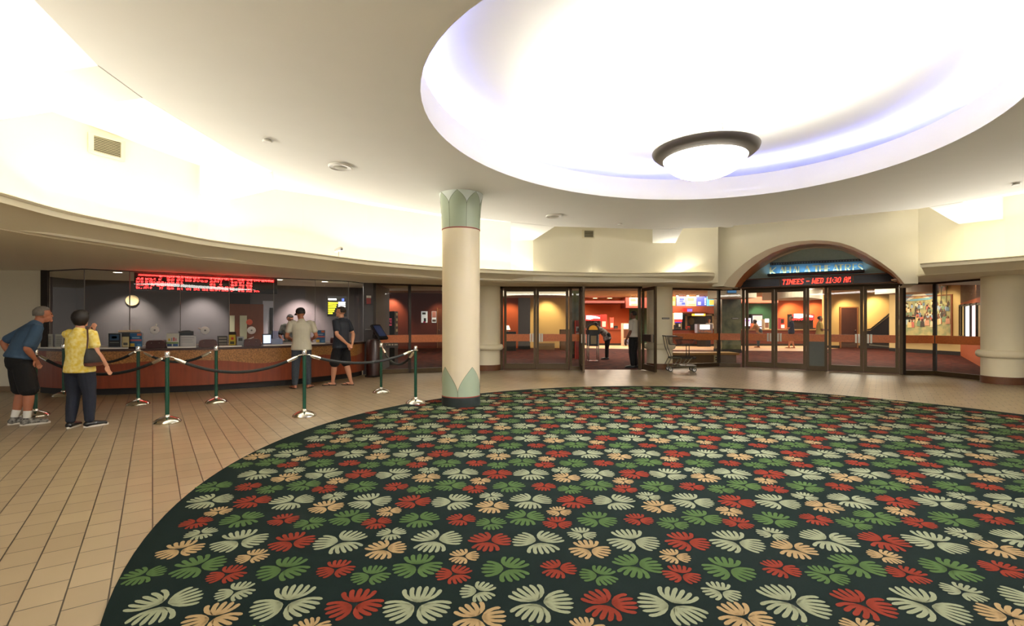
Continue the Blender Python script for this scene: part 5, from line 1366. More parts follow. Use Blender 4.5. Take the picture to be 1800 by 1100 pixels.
# back walls from left to right
lw('wall_lobby_left', 560, 779, 25.5, 27.5, 0, LZ, REDW)
lw('wall_lobby_orange', 779, 913, 27.5, 27.3, 0, LZ, ORANGE)
lw('wall_lobby_cream', 905, 1012, 27.6, 27.2, 0, LZ, CREAMW)
lw('wall_concession_orange', 1006, 1106, 33.0, 33.0, 0, LZ, ORANGE)
lw('wall_concession_green', 1100, 1372, 33.2, 33.2, 0, LZ, GREENW)
lw('wall_lobby_orange', 1366, 1452, 32.8, 32.8, 0, LZ, ORANGE)
lw('wall_stair_cream', 1448, 1566, 27.4, 27.4, 0, LZ + 1.2, CREAMW)
lw('wall_mural', 1563, 1690, 24.4, 21.0, 0, LZ, M('wall_mural_cream', (214, 186, 130), .8, var=.03))
a, c = At(1688, 600, 21.1), At(1738, 600, 14.2)
MB().wall(a, c, 0, LZ, .15, 1).build('wall_poster', M('wall_poster_orange', (176, 82, 40), .7, var=.08), kind='structure')
MB().wall(a, c, 0, .16, .19, 1).build('baseboard_right', LB_, kind='structure')
MB().wall(a, c, 2.25, LZ - .01, .3, 1).build('trim_17', M('fascia_brown', (96, 58, 34), .6, var=.12), kind='structure')
a, c = At(1563, 600, 24.36), At(1690, 600, 20.96); MB().wall(a, c, 0, .17, .19, 1).build('baseboard_mural', LB_, kind='structure')
a, c = At(1450, 600, 27.36), At(1566, 600, 27.36); MB().wall(a, c, 0, .14, .05).build('baseboard_stair', LB_, kind='structure')
# outside corner by the right column, tan stone wall
MB().wall((12.15, 11.95), (14.75, 9.95), 0, ZS + .02, .2, 1).build('wall_right', M('stone_tan', (150, 124, 86), .6, scale=5, c2=(120, 98, 66)), kind='structure')
# lobby columns
def sq_col(px0, px1, Y, mat, label, d=None, name='square_pillar'):
    a, c = At(px0, 600, Y), At(px1, 600, Y); wv = (c - a).length; d = d or wv
    t_ = thing(name, ((a.x + c.x) / 2, Y + d / 2, 0), label, 'pillar', kind='thing')
    MB().box((0, 0, LZ / 2 + .08), (wv, d, LZ - .17)).build('shaft', mat, t_)
    MB().box((0, 0, .08), (wv * 1.03, d * 1.03, .16)).build('base', LB_, t_); return t_
sq_col(911, 932, 26.0, GREYP, 'dark grey square pillar seen through the left closed doors')
sq_col(1003, 1021, 19.5, GREENM, 'dark green marbled pillar behind the narrow side light')
sq_col(1269, 1303, 23.0, GREENM, 'wide dark green marbled pillar left of the arched doors')
# curved white soffits inside
def curved(px0, px1, Y, bow, y0, y1, name):
    n_ = 14; A_ = []
    for k in range(n_ + 1):
        q = k / n_; p = At(px0 + (px1 - px0) * q, 600, Y - bow * (1 - (2 * q - 1) ** 2)); A_.append(p)
    z0, z1 = zat(y1, Y), min(LZ - .001, zat(y0, Y)); m_ = MB()
    m_.prism([p[:2] for p in A_] + [(A_[-1].x, Y + 1.2), (A_[0].x, Y + 1.2)], z0, LZ); return m_.build(name, M('soffit_white', (220, 212, 192), .7), kind='structure')
curved(1362, 1446, 23.5, 2.0, 510, 526, 'trim_18'); curved(880, 1006, 22.0, 1.5, 500, 521, 'trim_19'); curved(1263, 1330, 21.5, .4, 510, 523.5, 'trim_20'); curved(1575, 1650, 20.5, .5, 500, 514.5, 'trim_21')
# orange canopy above the concession
a, c = At(1030, 600, 30.5), At(1098, 600, 30.5)
MB().wall(a, c, zat(532.5, 30.5), zat(528.5, 30.5), 2.6, 1).build('canopy', M('canopy_red', (92, 26, 14), .5), label='dark red canopy shelf above the soda counter', cat='canopy')
a, c = At(1170, 600, 29.8), At(1268, 600, 29.8)
MB().wall(a, c, zat(551, 29.8), zat(537.5, 29.8), 2.2, 1).build('trim_22', M('bulkhead_rust', (156, 72, 38), .6, var=.1), kind='structure')
MB().wall(At(1100, 600, 31), At(1175, 600, 31), zat(541, 31), LZ - .001, 1.5, 1).build('trim_23', M('bulkhead_red', (120, 40, 22), .6), kind='structure')
MB().wall(At(1300, 600, 30), At(1368, 600, 30), zat(532, 30), LZ - .001, 1.5, 1).build('trim_24', M('bulkhead_pink', (188, 98, 72), .6), kind='structure')

# lamps in the lobby
def can(px, py, Y, label, pw, tgt=None, deg=75, col_=(1, .8, .5), vis=True):
    p = At(px, py, Y)
    if vis:
        t_ = thing('lobby_downlight', (p.x, p.y, LZ - .03), label, 'downlight', group='downlights in the lobby ceiling')
        MB().lathe([(.14, .03), (.17, .0), (.185, .03)], n=20).build('trim_ring', WHITE, t_); MB().cyl((0, 0, .005), .14, .02, 20).build('lens', emis('lens_amber', (255, 216, 150), 9), t_)
    q = tgt if tgt is not None else (p.x, p.y + .9, 0)
    spot('lobby_lamp', (p.x, p.y, LZ - .12), q, pw * .75, col_, deg, .7, .1)
def wallspot(px, Y, pw, dz=1.25, back=.9, vis=None, label='', col_=(1, .8, .5), deg=82):
    p = At(px, 600, Y); can(px, 600, Y - back, label, pw, (p.x, p.y, dz), deg, col_, bool(label))
wallspot(690, 27, 160); wallspot(775, 27.4, 60); wallspot(895, 27.2, 120); wallspot(960, 27.3, 170, 1.6)
wallspot(1046, 33, 330, 1.5, 1.0, label='amber downlight on the left over the soda counter'); wallspot(1072, 33, 330, 1.5, 1.0, label='amber downlight on the right over the soda counter'); wallspot(1098, 33, 200)
wallspot(1392, 32.8, 360, 1.6, 1.1, label='amber downlight over the man in navy'); wallspot(1436, 32.8, 320, 1.6, 1.1, label='amber downlight over the long drinks machine'); wallspot(1338, 33, 160, 1.5, .9, col_=(.75, 1, .6))
wallspot(1492, 27.3, 170, 1.7); wallspot(1542, 27.3, 260, 2.0)
wallspot(1625, 22.9, 110, 1.5, 1.4); wallspot(1660, 22, 50, 1.5, 1.2); wallspot(1710, 17.5, 80)
for x, y, sx, sy, pw in ((-2, 20, 5, 4, 90), (2, 22, 4, 6, 130), (6, 21, 4, 5, 150), (8.5, 29.6, 6, 3, 520), (4.5, 30.5, 3, 2, 220), (13, 19.5, 5, 5, 240), (16.5, 29, 5, 3, 330), (16.5, 22.5, 3, 4, 180)):
    area('lobby_panel', (x, y, LZ - .03), sx, sy, pw * .8, (1, .88, .70))
d_c = thing('dome_ceiling_light', Vector((At(1064, 600, 19.5).x, 19.5, LZ - .1)), 'round glowing ceiling light just inside the open doorway', 'ceiling light')
MB().lathe([(.001, -.02), (.2, .0), (.3, .06), (.32, .1)], n=32).build('diffuser', emis('lens_amber', (255, 216, 150), 9), d_c); MB().lathe([(.32, .06), (.36, .07), (.36, .1)], n=32).build('rim', BRONZE, d_c)

# ---------------------------------------------------------------- concession counters
WOODC = M('concession_wood', (150, 66, 28), .5, var=.2, scale=3)
def counter(px0, px1, Y, label, dep=.9, mat=WOODC, top=LB_, ht=1.02):
    a, c = At(px0, 600, Y), At(px1, 600, Y); t_ = thing('concession_counter', ((a.x + c.x) / 2, Y, 0), label, 'counter', world=True)
    MB().wall(a, c, .0, .14, dep * .9, 1).build('toe_kick', LB_, t_); MB().wall(a, c, .14, ht - .06, dep, 1).build('front', mat, t_); MB().wall(a + Vector((-.03, -.05, 0)), c + Vector((.03, -.05, 0)), ht - .06, ht, dep + .06, 1).build('worktop', top, t_); return t_
counter(1030, 1116, 30.3, 'orange brown concession counter seen through the open doorway', top=M('top_red', (120, 44, 24), .4))
counter(1150, 1268, 29.2, 'dark topped concession counter under the menu boards')
counter(1304, 1446, 29.6, 'dark red concession counter behind the arched doors', mat=M('concession_dark', (92, 34, 20), .5), top=M('top_pale', (150, 116, 80), .4))
def item(name, px0, px1, py0, py1, Y, label, cat, mat, dep=.4, parts=(), group=None):
    """box-like thing given by its picture extent at depth Y, with front parts (name, u0,u1,v0,v1, material, bulge)"""
    x0, x1 = (px0 - PX0) * Y / F, (px1 - PX0) * Y / F; z1, z0 = zat(py0, Y), zat(py1, Y)
    if .86 < z0 < 1.02: z0 = 1.021
    if z0 < .5: z0 = .013 if Y > 24.3 and 5 < x0 < 18 else .003
    wv, hv = x1 - x0, z1 - z0
    t_ = thing(name, ((x0 + x1) / 2, Y, z0), label, cat, group)
    b_ = min(wv, hv) * .04
    MB().prism([(-wv / 2 + b_, 0), (wv / 2 - b_, 0), (wv / 2, b_), (wv / 2, dep), (-wv / 2, dep), (-wv / 2, b_)], 0, hv).build('body', mat, t_)
    for nm, u0, u1, v0, v1, m2, bl in parts:
        MB().box((-wv / 2 + wv * (u0 + u1) / 2, -bl / 2 + .004, hv * (v0 + v1) / 2), (wv * (u1 - u0), bl + .008, hv * (v1 - v0))).build(nm, m2, t_)
    return t_
def hang(t_, Y):
    top = max(v.co.z for v in t_.children[0].data.vertices); wv_ = max(v.co.x for v in t_.children[0].data.vertices)
    for s_ in (-.6, .6): MB().tube([(wv_ * s_, .06, top - .01), (wv_ * s_, .06, LZ - t_.location.z)], .012, 6).build('hanger', BRONZE, t_)
LITW, LITR = emis('lit_panel_white', (255, 244, 236), 1.5), emis('lit_panel_red', (214, 40, 40), 1.3); STEEL = M('steel_dark', (92, 82, 70), .35, .6)
DRK = M('machine_dark', (40, 28, 24), .4)
def nozzles(t_, wv, z, n_):
    for k in range(n_): MB().lathe([(.035, 0), (.05, .05), (.05, .09)], (-wv / 2 + wv * (k + .5) / n_, -.1, z), 12).build('nozzle', BLACK, t_)
def soda(px0, px1, ytop, ybot, Y, label, n_):
    wv = (px1 - px0) * Y / F; hv = (ybot - ytop) * Y / F
    t_ = item('soda_fountain', px0, px1, ytop, ybot, Y, label, 'drinks machine', STEEL, .5, [('lit_sign', .02, .98, .58, .96, LITR, .12), ('drip_tray', .02, .98, 0, .08, BLACK, .25), ('back_panel', .04, .96, .1, .52, DRK, .01)])
    z0, z1 = hv * .62, hv * .93
    pts = [(-wv * .47, z0 + (z1 - z0) * .2), (-wv * .2, z0 + (z1 - z0) * .12), (wv * .1, z0 + (z1 - z0) * .42), (wv * .4, z0 + (z1 - z0) * .3), (wv * .42, z0 + (z1 - z0) * .55), (wv * .12, z0 + (z1 - z0) * .88), (-wv * .2, z1), (-wv * .46, z1)]
    MB().plate([(x, -.128, z) for x, z in pts], (0, -1, 0), .01).build('wave_emblem', LITW, t_)
    nozzles(t_, wv * .9, hv * .47, n_); return t_
soda(1029, 1056, 553, 577.4, 30.4, 'red and white lit soda fountain seen through the open doorway', 5)
soda(1392, 1430, 552, 581, 30.2, 'long red and white lit soda fountain by the orange wall', 8)
item('red_dispenser', 1056, 1067, 552.5, 577, 30.6, 'red boxy dispenser beside the soda fountain in the doorway view', 'dispenser', M('disp_red', (170, 44, 34), .4), .4, [('panel', .2, .8, .1, .5, M('disp_pale', (220, 196, 180), .5), .01)])
item('poster_stand', 1072, 1079, 558, 577.5, 30.7, 'tall orange red flyer stand on the doorway counter', 'stand', M('stand_red', (206, 70, 50), .5), .15, [('sheet', .15, .85, .1, .5, M('sheet_pale', (226, 206, 190), .6), .01)])
item('cash_register', 1079.5, 1086, 572.5, 577.5, 30.6, 'small black register on the doorway counter', 'register', BLACK, .3, [('keypad', .15, .85, .1, .5, STEEL, .02)])
item('popcorn_warmer', 1095, 1108, 568, 597, 29.3, 'glass fronted white popcorn warmer left of the guard', 'warmer', M('warmer_white', (210, 190, 160), .5), .5, [('glass_front', .12, .88, .35, .72, M('warmer_glass', (120, 84, 70), .2), .01), ('lit_header', .1, .9, .76, .96, LITW, .03), ('lower_panel', .15, .85, .06, .3, M('warmer_blue', (120, 130, 160), .4), .01)])
MEN = dict(o=((220, 120, 60), (238, 196, 110)), b=((120, 126, 160), (60, 70, 140)), p=((232, 200, 140), (206, 110, 90)), n=((70, 76, 160), (190, 196, 214)), t=((92, 170, 196), (232, 176, 84)))
for k, (x0, x1, key, lab_) in enumerate(((1172, 1188, 'o', 'orange lit menu board, partly hidden by the plain column'), (1190, 1205.5, 'b', 'pale blue lit menu board with dark text blocks'), (1207, 1224, 'p', 'cream lit menu board with a red swirl picture'), (1225.5, 1242, 'n', 'dark blue lit menu board with white price lines'), (1243.5, 1260.5, 't', 'turquoise lit menu board with golden snack picture'), (1107, 1121, 'p', 'lit menu board above the guard in the doorway'))):
    c1, c2 = MEN[key]; A1, A2 = emis('menu_a_' + key + lab_[:3], c1, .6), emis('menu_b_' + key + lab_[:3], c2, .7)
    sp_ = {'o': [('picture', .1, .9, .05, .5, A2, .006)], 'b': [('text_block', .3, .8, .62, .8, A2, .006), ('text_block', .3, .7, .45, .55, A2, .006), ('text_block', .55, .9, .15, .35, A2, .006), ('text_block', .0, .2, .5, .56, emis('lit_white', (240, 240, 240), 1.8), .006)],
           'p': [('picture', .1, .75, .55, .85, A2, .006), ('text_line', .2, .9, .1, .2, A2, .006)], 'n': [('price_line', .78, .95, .1 + .16 * q, .2 + .16 * q, A2, .006) for q in range(5)] + [('text_line', .08, .4, .12 + .12 * q, .18 + .12 * q, A2, .006) for q in range(3)], 't': [('picture', .2, .85, .12, .62, A2, .006), ('bucket', .72, .98, .02, .3, emis('lit_white', (240, 240, 240), 1.8), .01)]}[key]
    _ = item('menu_board', x0, x1, 521 if k < 5 else 523, 537.5 if k < 5 else 537, 29.0, lab_, 'menu board', A1, .12, sp_, 'lit menu boards over the concession'); hang(_, 29.04)
for k, px in enumerate((1190.5, 1209, 1226.5, 1246)):
    p = At(px, 519.5, 28.4); t_ = thing('menu_spotlight', p, 'bright little spotlight over the menu boards, number %s from the left' % ('one', 'two', 'three', 'four')[k], 'spotlight', group='spotlights over the menu boards')
    MB().ball((0, 0, 0), .055, 12, 8).build('bulb', emis('bulb_hot', (255, 236, 206), 30), t_); MB().lathe([(.07, .0), (.08, .1), (.03, .12)], n=16).build('shade', BRONZE, t_); MB().tube([(0, 0, .1), (0, 0, LZ - p.z)], .012, 6).build('stem', BRONZE, t_)
item('red_box', 1201, 1208, 541, 547.5, 29.5, 'small red box on the shelf under the menu boards', 'box', emis('box_red', (180, 30, 26), .6), .2, [('lid', 0, 1, .8, 1.0, M('disp_red', (170, 44, 34)), .01)])
item('purple_box', 1208.3, 1217, 542, 547.5, 29.5, 'small purple box on the shelf under the menu boards', 'box', emis('box_purple', (120, 100, 206), .8), .2, [('lid', 0, 1, .8, 1.0, M('purple_lid', (90, 74, 170)), .01)])
MB().wall(At(1198, 600, 29.4), At(1252, 600, 29.4), zat(549.4, 29.4), zat(547.6, 29.4), .4, 1).build('wall_shelf', M('shelf_rust', (150, 70, 36), .5), label='thin rust shelf under the menu boards', cat='shelf')
item('marquee_sign', 1217, 1240, 549.5, 555, 30.2, 'small golden lit sign over the service window', 'sign', emis('marquee_gold', (236, 160, 60), 1.6), .1, [('glow', .2, .85, .2, .8, LITW, .01)])
sw = item('service_window', 1204, 1254, 555, 580, 32.6, 'cream framed dark service window behind the concession clerks', 'service window', M('sw_dark', (26, 20, 16), .5), .62)
wv = 50 * 32.6 / F; hv = 25 * 32.6 / F; fm = M('sw_frame', (176, 148, 100), .5)
m_ = MB(); m_.box((0, -.05, hv - .05), (wv, .1, .1)); m_.box((-wv / 2 + .06, -.05, hv / 2), (.12, .1, hv)); m_.box((wv / 2 - .06, -.05, hv / 2), (.12, .1, hv)); m_.build('frame', fm, sw)
MB().ball((-wv * .28, -.02, hv * .55), (.2, .05, .26), 14, 10).build('wall_decoration', M('deco_tan', (120, 104, 76), .7, var=.3), sw)
for k, (x0, x1, lab_) in enumerate(((1185, 1198.5, 'white and red lit popcorn machine left of the service window'), (1264, 1277.5, 'white and red lit popcorn machine beside the green pillar'))):
    item('popcorn_machine', x0, x1, 550 if k == 0 else 547.5, 580, 29.4, lab_, 'popcorn machine', M('pop_cream', (200, 160, 110), .5), .5, [('lit_header', .0, 1, .62, 1.0, LITW, .1), ('red_band', .02, .98, .46, .62, LITR, .08), ('blue_band', .1, .9, .40, .46, emis('pop_blue', (70, 60, 170), .7), .06), ('popcorn_window', .12, .88, .06, .38, M('pop_dark', (70, 44, 30), .3), .02)], 'popcorn machines of the concession')
_ = item('sneeze_display', 1225.5, 1253, 569.5, 585, 28.6, 'glass display case with bright white panel on the concession counter', 'display case', M('case_grey', (130, 126, 140), .4), .4, [('lit_panel', .18, .8, .42, .92, LITW, .02), ('snack_row', .1, .9, .05, .3, M('snack_mix', (180, 130, 90), .5, scale=20, c2=(90, 80, 110)), .03)]); MB().box((0, .2, -_.location.z / 2 + .006), (.7, .3, _.location.z - .012)).build('pedestal', LB_, _)
item('cup_stack', 1207, 1213, 573, 580, 29.3, 'red and grey cup carton at the left of the concession counter', 'carton', M('disp_red', (170, 44, 34)), .2, [('label', .2, .8, .1, .6, STEEL, .01)])
item('dark_register', 1187, 1197, 571, 580, 28.9, 'dark register at the left end of the concession counter', 'register', BLACK, .3, [('keypad', .1, .9, .1, .4, STEEL, .05), ('receipt', .6, .9, .6, 1.2, WHITE, .01)])
# behind the arched doors
item('drinks_cooler', 1321, 1341, 552, 594, 31.5, 'tall lit drinks cooler behind the person in the beige top', 'cooler', DRK, .6, [('door', .1, .92, .05, .95, emis('cooler_glow', (190, 200, 214), .9), .04), ('header', .12, .9, .78, .94, emis('cooler_pink', (230, 150, 140), 1.2), .06)] + [('shelf', .14, .88, .12 + .15 * q, .16 + .15 * q, M('cooler_mix', (70, 80, 110), .5, scale=20, c2=(150, 70, 60)), .06) for q in range(4)])
item('purple_sign', 1309, 1320, 559, 573, 29.9, 'pale purple lit sign at the left of the arched door view', 'sign', emis('purple_glow', (206, 190, 226), 1.1), .15, [('lettering', .1, .8, .6, .8, emis('purple_ink', (130, 80, 170), .8), .01)])
item('orange_carton', 1321.5, 1331, 568, 580, 29.7, 'orange carton on the counter beside the person in the beige top', 'carton', M('carton_orange', (210, 110, 60), .5), .25, [('tape', .4, .6, 0, 1, WHITE, .004)])
item('popcorn_warmer', 1344, 1352, 561, 580, 30.0, 'round topped white lit warmer left of the door handles', 'warmer', M('warmer_white', (210, 190, 160)), .35, [('lit_header', .1, .9, .7, 1.05, LITW, .04), ('glass_front', .1, .9, .15, .65, M('warmer_glass', (120, 84, 70)), .01)])
item('red_cup_rack', 1372, 1379, 559, 580, 30.0, 'red cup rack beside the man in navy', 'rack', M('disp_red', (170, 44, 34)), .3, [('cup_row', .1, .9, .1, .4, WHITE, .05), ('dark_slot', .1, .8, .55, .9, DRK, .02)])
_ = item('hanging_television', 1278, 1295, 505, 515.5, 19.0, 'blue television hanging inside beside the arched doors', 'television', BLACK, .12, [('screen', .05, .95, .08, .94, emis('tv_blue', (60, 96, 130), .8), .01)]); hang(_, 19.04)
# bench with outlet
p0 = At(1206, 630, 17.6); bn = thing('lobby_bench', At(1235, 634, 17.4) * 1.0, 'low bench with rounded tan top just inside the glass by the cart', 'bench', world=True)
c = At(1232, 600, 17.4); BZ = .36
m_ = MB(); Wb = 1.35
m_.prism([(c.x - Wb, c.y), (c.x - Wb * .6, c.y - .30), (c.x + Wb * .9, c.y - .34), (c.x + Wb * .9, c.y + .5), (c.x - Wb * .6, c.y + .5)], BZ - .07, BZ); m_.build('top', M('bench_tan', (206, 160, 92), .4, var=.1), bn)
m_ = MB(); m_.prism([(c.x - Wb * .9, c.y), (c.x - Wb * .55, c.y - .22), (c.x + Wb * .85, c.y - .26), (c.x + Wb * .85, c.y + .45), (c.x - Wb * .55, c.y + .45)], .0, BZ - .07); m_.build('base', M('bench_brown', (128, 98, 60), .5, var=.15), bn)
m_ = MB(); m_.box((c.x + .42, c.y - .27, .16), (.13, .03, .26)); m_.build('outlet_panel', M('outlet_cream', (206, 196, 150), .5), bn)
m_ = MB(); m_.lathe([(.024, 0), (.024, .01)], (0, 0, 0), 14); m_.xf(Matrix.Rotation(radians(90), 4, 'X')); q_ = MB()
for z in (.2, .12): q_.add([(v[0] + c.x + .42, v[1] + c.y - .286, v[2] + z) for v in m_.v], m_.f)
q_.build('socket', BLACK, bn)
bn2 = thing('long_bench', At(961, 606, 25.6), 'long low bench against the cream wall behind the closed doors', 'bench', world=True)
a, c = At(947, 606, 25.6), At(975, 606, 25.6); MB().wall(a, c, .34, .44, .5, 1).build('seat', M('bench_tan', (206, 160, 92)), bn2); MB().wall(a, c, .0, .34, .4, 1).build('base', M('bench_brown', (128, 98, 60)), bn2)
item('low_cabinet', 985, 1008, 579, 614, 25.4, 'low brown cabinet in front of the cream wall', 'cabinet', M('cab_brown', (92, 62, 36), .5, var=.15), .5, [('door', .04, .48, .06, .94, M('cab_brown2', (104, 70, 40), .5), .01), ('door', .52, .96, .06, .94, M('cab_brown2', (104, 70, 40)), .01)])
item('side_table', 890, 907, 583, 613, 24.5, 'dark table with a white lamp behind the left closed door', 'table', LB_, .6, [('drawer', .1, .9, .6, .9, DRK, .02)])
lp = thing('table_lamp', At(892.5, 583, 24.7), 'small white table lamp on the dark table', 'lamp'); MB().lathe([(.09, 0), (.02, .03), (.02, .12)], n=16).build('foot', STEEL, lp); MB().lathe([(.14, .10), (.06, .32)], n=20).build('shade', emis('lamp_shade', (240, 220, 190), 1.0), lp)
# red and white standee by the pillar
item('red_standee', 1011.5, 1022.5, 563, 620, 19.0, 'red and white printed standee by the green pillar', 'standee', M('standee_red', (196, 60, 46), .5), .2, [('white_panel', .1, .9, .72, .84, WHITE, .01), ('white_panel', .1, .9, .55, .68, WHITE, .01), ('picture', .3, .7, .7, .8, DRK, .02)])
# ---------------------------------------------------------------- podium
pp = G(1042, 635.5); pd = thing('ticket_podium', (pp.x, pp.y, 0), 'black podium with orange sunburst top and chrome legs', 'podium', rz=0)
k_ = pp.y / F; W2 = 21.5 * k_
MB().box((0, 0, .80), (W2 * .72, .34, .46)).build('body', BLACK, pd); MB().box((0, 0, 1.075), (W2, .44, .16)).build('desk', BLACK, pd)
arc = [(W2 * .5 * cos(a), 1.15 + W2 * .5 * sin(a)) for a in [pi * q / 24 for q in range(25)]]
MB().plate([(x, -.10, z) for x, z in arc], (0, 1, 0), .07).build('arched_top', BLACK, pd)
sb_ = []
for q in range(27):
    a = pi * q / 26; rr = W2 * (.40 if q % 2 else .33); sb_.append((rr * cos(a), -.105, 1.16 + rr * sin(a)))
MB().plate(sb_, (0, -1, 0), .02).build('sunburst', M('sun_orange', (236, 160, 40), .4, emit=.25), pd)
MB().box((0, -.175, .80), (W2 * .46, .01, .30)).build('notice', M('notice_cream', (196, 180, 140), .6), pd)
for x in (-1, 1):
    for y in (-.17, .17): MB().tube([(x * W2 * .40, y, 0), (x * W2 * .40, y, 1.0)], .022, 10).build('leg', CHROME, pd)
MB().box((0, -.0, .02), (W2 * .9, .40, .04)).build('foot_plate', CHROME, pd)
# ---------------------------------------------------------------- brown door and stair
a, c = At(1478, 600, 27.33), At(1506, 600, 27.33)
d9 = thing('door_11', a, 'brown wooden door in the cream wall behind the arched doors', kind='structure', world=True)
MB().wall(a, c, .0, zat(541, 27.3), .05).build('panel', M('door_brown', (88, 46, 30), .5, var=.2, scale=4, stretch=(4, 4, .4)), d9)
m_ = MB(); zt_ = zat(541, 27.3); m_.wall(a + Vector((-.06, 0, 0)), a, 0, zt_ + .06, .09); m_.wall(c, c + Vector((.06, 0, 0)), 0, zt_ + .06, .09); m_.wall(a, c, zt_, zt_ + .06, .09); m_.build('frame', M('door_frame_tan', (160, 100, 56), .5), d9)
MB().ball((c.x - .12, a.y - .06, .98), .035, 12, 8).build('handle', CHROME, d9)
st_ = thing('staircase', At(1540, 600, 26.6), 'dark staircase side with pale sloping cap and rail behind the rightmost arched door', 'staircase', world=True)
Y = 26.7
def sp(px, py): return At(px, py, Y)
MB().plate([sp(1520, 612), sp(1563, 612), sp(1563, 556), sp(1530, 581), sp(1520, 582)], (0, 1, 0), .12).build('side_wall', M('stair_dark', (52, 36, 30), .7, var=.1), st_)
MB().plate([sp(1529, 581.5), sp(1563, 556), sp(1563, 553.5), sp(1529, 579.3)], (0, 1, 0), .16).build('cap', M('stair_cap', (214, 176, 112), .6), st_)
MB().tube([sp(1525, 579.5), sp(1531, 578), sp(1563, 551.5)], .035, 10).build('handrail', DARKB, st_)
MB().tube([sp(1528, 606), sp(1562, 609)], .03, 8).build('skirting', M('skirt_pale', (150, 140, 120), .5), st_)
# ---------------------------------------------------------------- mural (a plain tropical bay with a crowd)
MA, MBp = At(1563, 600, 24.4), At(1690, 600, 21.0); mdir = (MBp - MA).normalized(); mn = Vector((mdir.y, -mdir.x, 0))
def ml(px): return on_line(px, MA + mn * .02, MBp + mn * .02)
a, c = ml(1576), ml(1672); mz0, mz1 = .82, 2.62
mu = thing('wall_mural', (a + c) / 2 + Vector((0, 0, mz0)), 'large colourful beach crowd mural on the lobby wall', 'mural', world=True)
MB().wall(a, c, mz0, mz1, .04).build('canvas', M('mural_sand', (176, 160, 112), .7, scale=5, c2=(128, 136, 100)), mu)
m_ = MB(); m_.wall(a, c, mz0 - .05, mz0, .07); m_.wall(a, c, mz1, mz1 + .05, .07); m_.wall(c, c + mdir * .06, mz0 - .05, mz1 + .05, .07); m_.build('frame', M('mural_frame', (130, 70, 36), .5), mu)
ML_ = (c - a).length
def mp(u, v, o=.024): return a + mdir * (ML_ * u) + mn * o + Vector((0, 0, mz0 + (mz1 - mz0) * v))
def patch(pts, colr, nm, o=.024): MB().plate([mp(u, v, o) for u, v in pts], mn, .004).build(nm, M('paint_%d_%d_%d' % colr, colr, .7, var=.15, scale=12), mu)
patch([(.16, .62), (.7, .62), (.74, .8), (.62, .97), (.3, .97), (.2, .8)], (120, 140, 160), 'sky'); patch([(.2, .64), (.66, .64), (.56, .76), (.42, .84), (.3, .74)], (216, 214, 196), 'cloud', .029)
patch([(.3, .66), (.36, .70), (.44, .72), (.5, .70), (.58, .66)], (186, 150, 92), 'headland', .034); patch([(.28, .61), (.66, .61), (.66, .66), (.28, .66)], (120, 170, 186), 'sea', .034)
rnd = random.Random(11); pal = [(196, 206, 180), (206, 150, 120), (120, 140, 110), (150, 170, 190), (220, 190, 130), (90, 76, 70), (200, 110, 96), (226, 210, 170), (110, 130, 150), (70, 60, 56)]
for k in range(105):
    u = .03 + .94 * rnd.random(); v = .04 + .52 * rnd.random(); s_ = (.088 - .085 * v); cb = pal[rnd.randrange(len(pal))]; o = .03 + .004 * (1 - v)
    patch([(u - s_ * .5, v - s_ * 1.6), (u + s_ * .5, v - s_ * 1.6), (u + s_ * .42, v), (u + s_ * .15, v + s_ * .3), (u - s_ * .15, v + s_ * .3), (u - s_ * .42, v)], cb, 'painted_figure', o)
    patch([(u + s_ * .22 * cos(t_ * pi / 4), v + s_ * .5 + s_ * .42 * sin(t_ * pi / 4)) for t_ in range(8)], (124, 84, 62) if k % 3 else (64, 44, 36), 'painted_head', o + .004)
for u0, v0, hgt in ((.84, .55, .4), (.14, .5, .42), (.93, .5, .46), (.72, .5, .3)):
    patch([(u0 - .008, v0), (u0 + .008, v0), (u0 + .02, v0 + hgt), (u0 + .008, v0 + hgt)], (110, 96, 70), 'palm_trunk', .036)
    for t_ in range(7):
        g_ = t_ * 2 * pi / 7 + .3; x2, z2 = u0 + .014 + .075 * cos(g_), v0 + hgt + .09 * sin(g_) - .03
        patch([(u0 + .014, v0 + hgt), ((u0 + .014 + x2) / 2 - .02 * sin(g_), (v0 + hgt + z2) / 2 + .05 * abs(cos(g_)) + .02), (x2, z2), ((u0 + .014 + x2) / 2 + .01 * sin(g_), (v0 + hgt + z2) / 2)], (96, 120, 74) if t_ % 2 else (130, 146, 96), 'palm_leaf', .04)
for u, v in ((.02, .8), (.08, .86), (.05, .7), (.8, .9), (.9, .84)): patch([(u + .03 * cos(q * pi / 4), v + .05 * sin(q * pi / 4)) for q in range(8)], (212, 134, 130) if u < .5 else (206, 140, 100), 'blossom', .044)
a2, c2 = ml(1574), ml(1675); MB().wall(a2, c2, .66, .73, .30, -1).build('mural_ledge', M('ledge_cream', (222, 192, 130), .6), label='long cream ledge under the mural', cat='ledge')
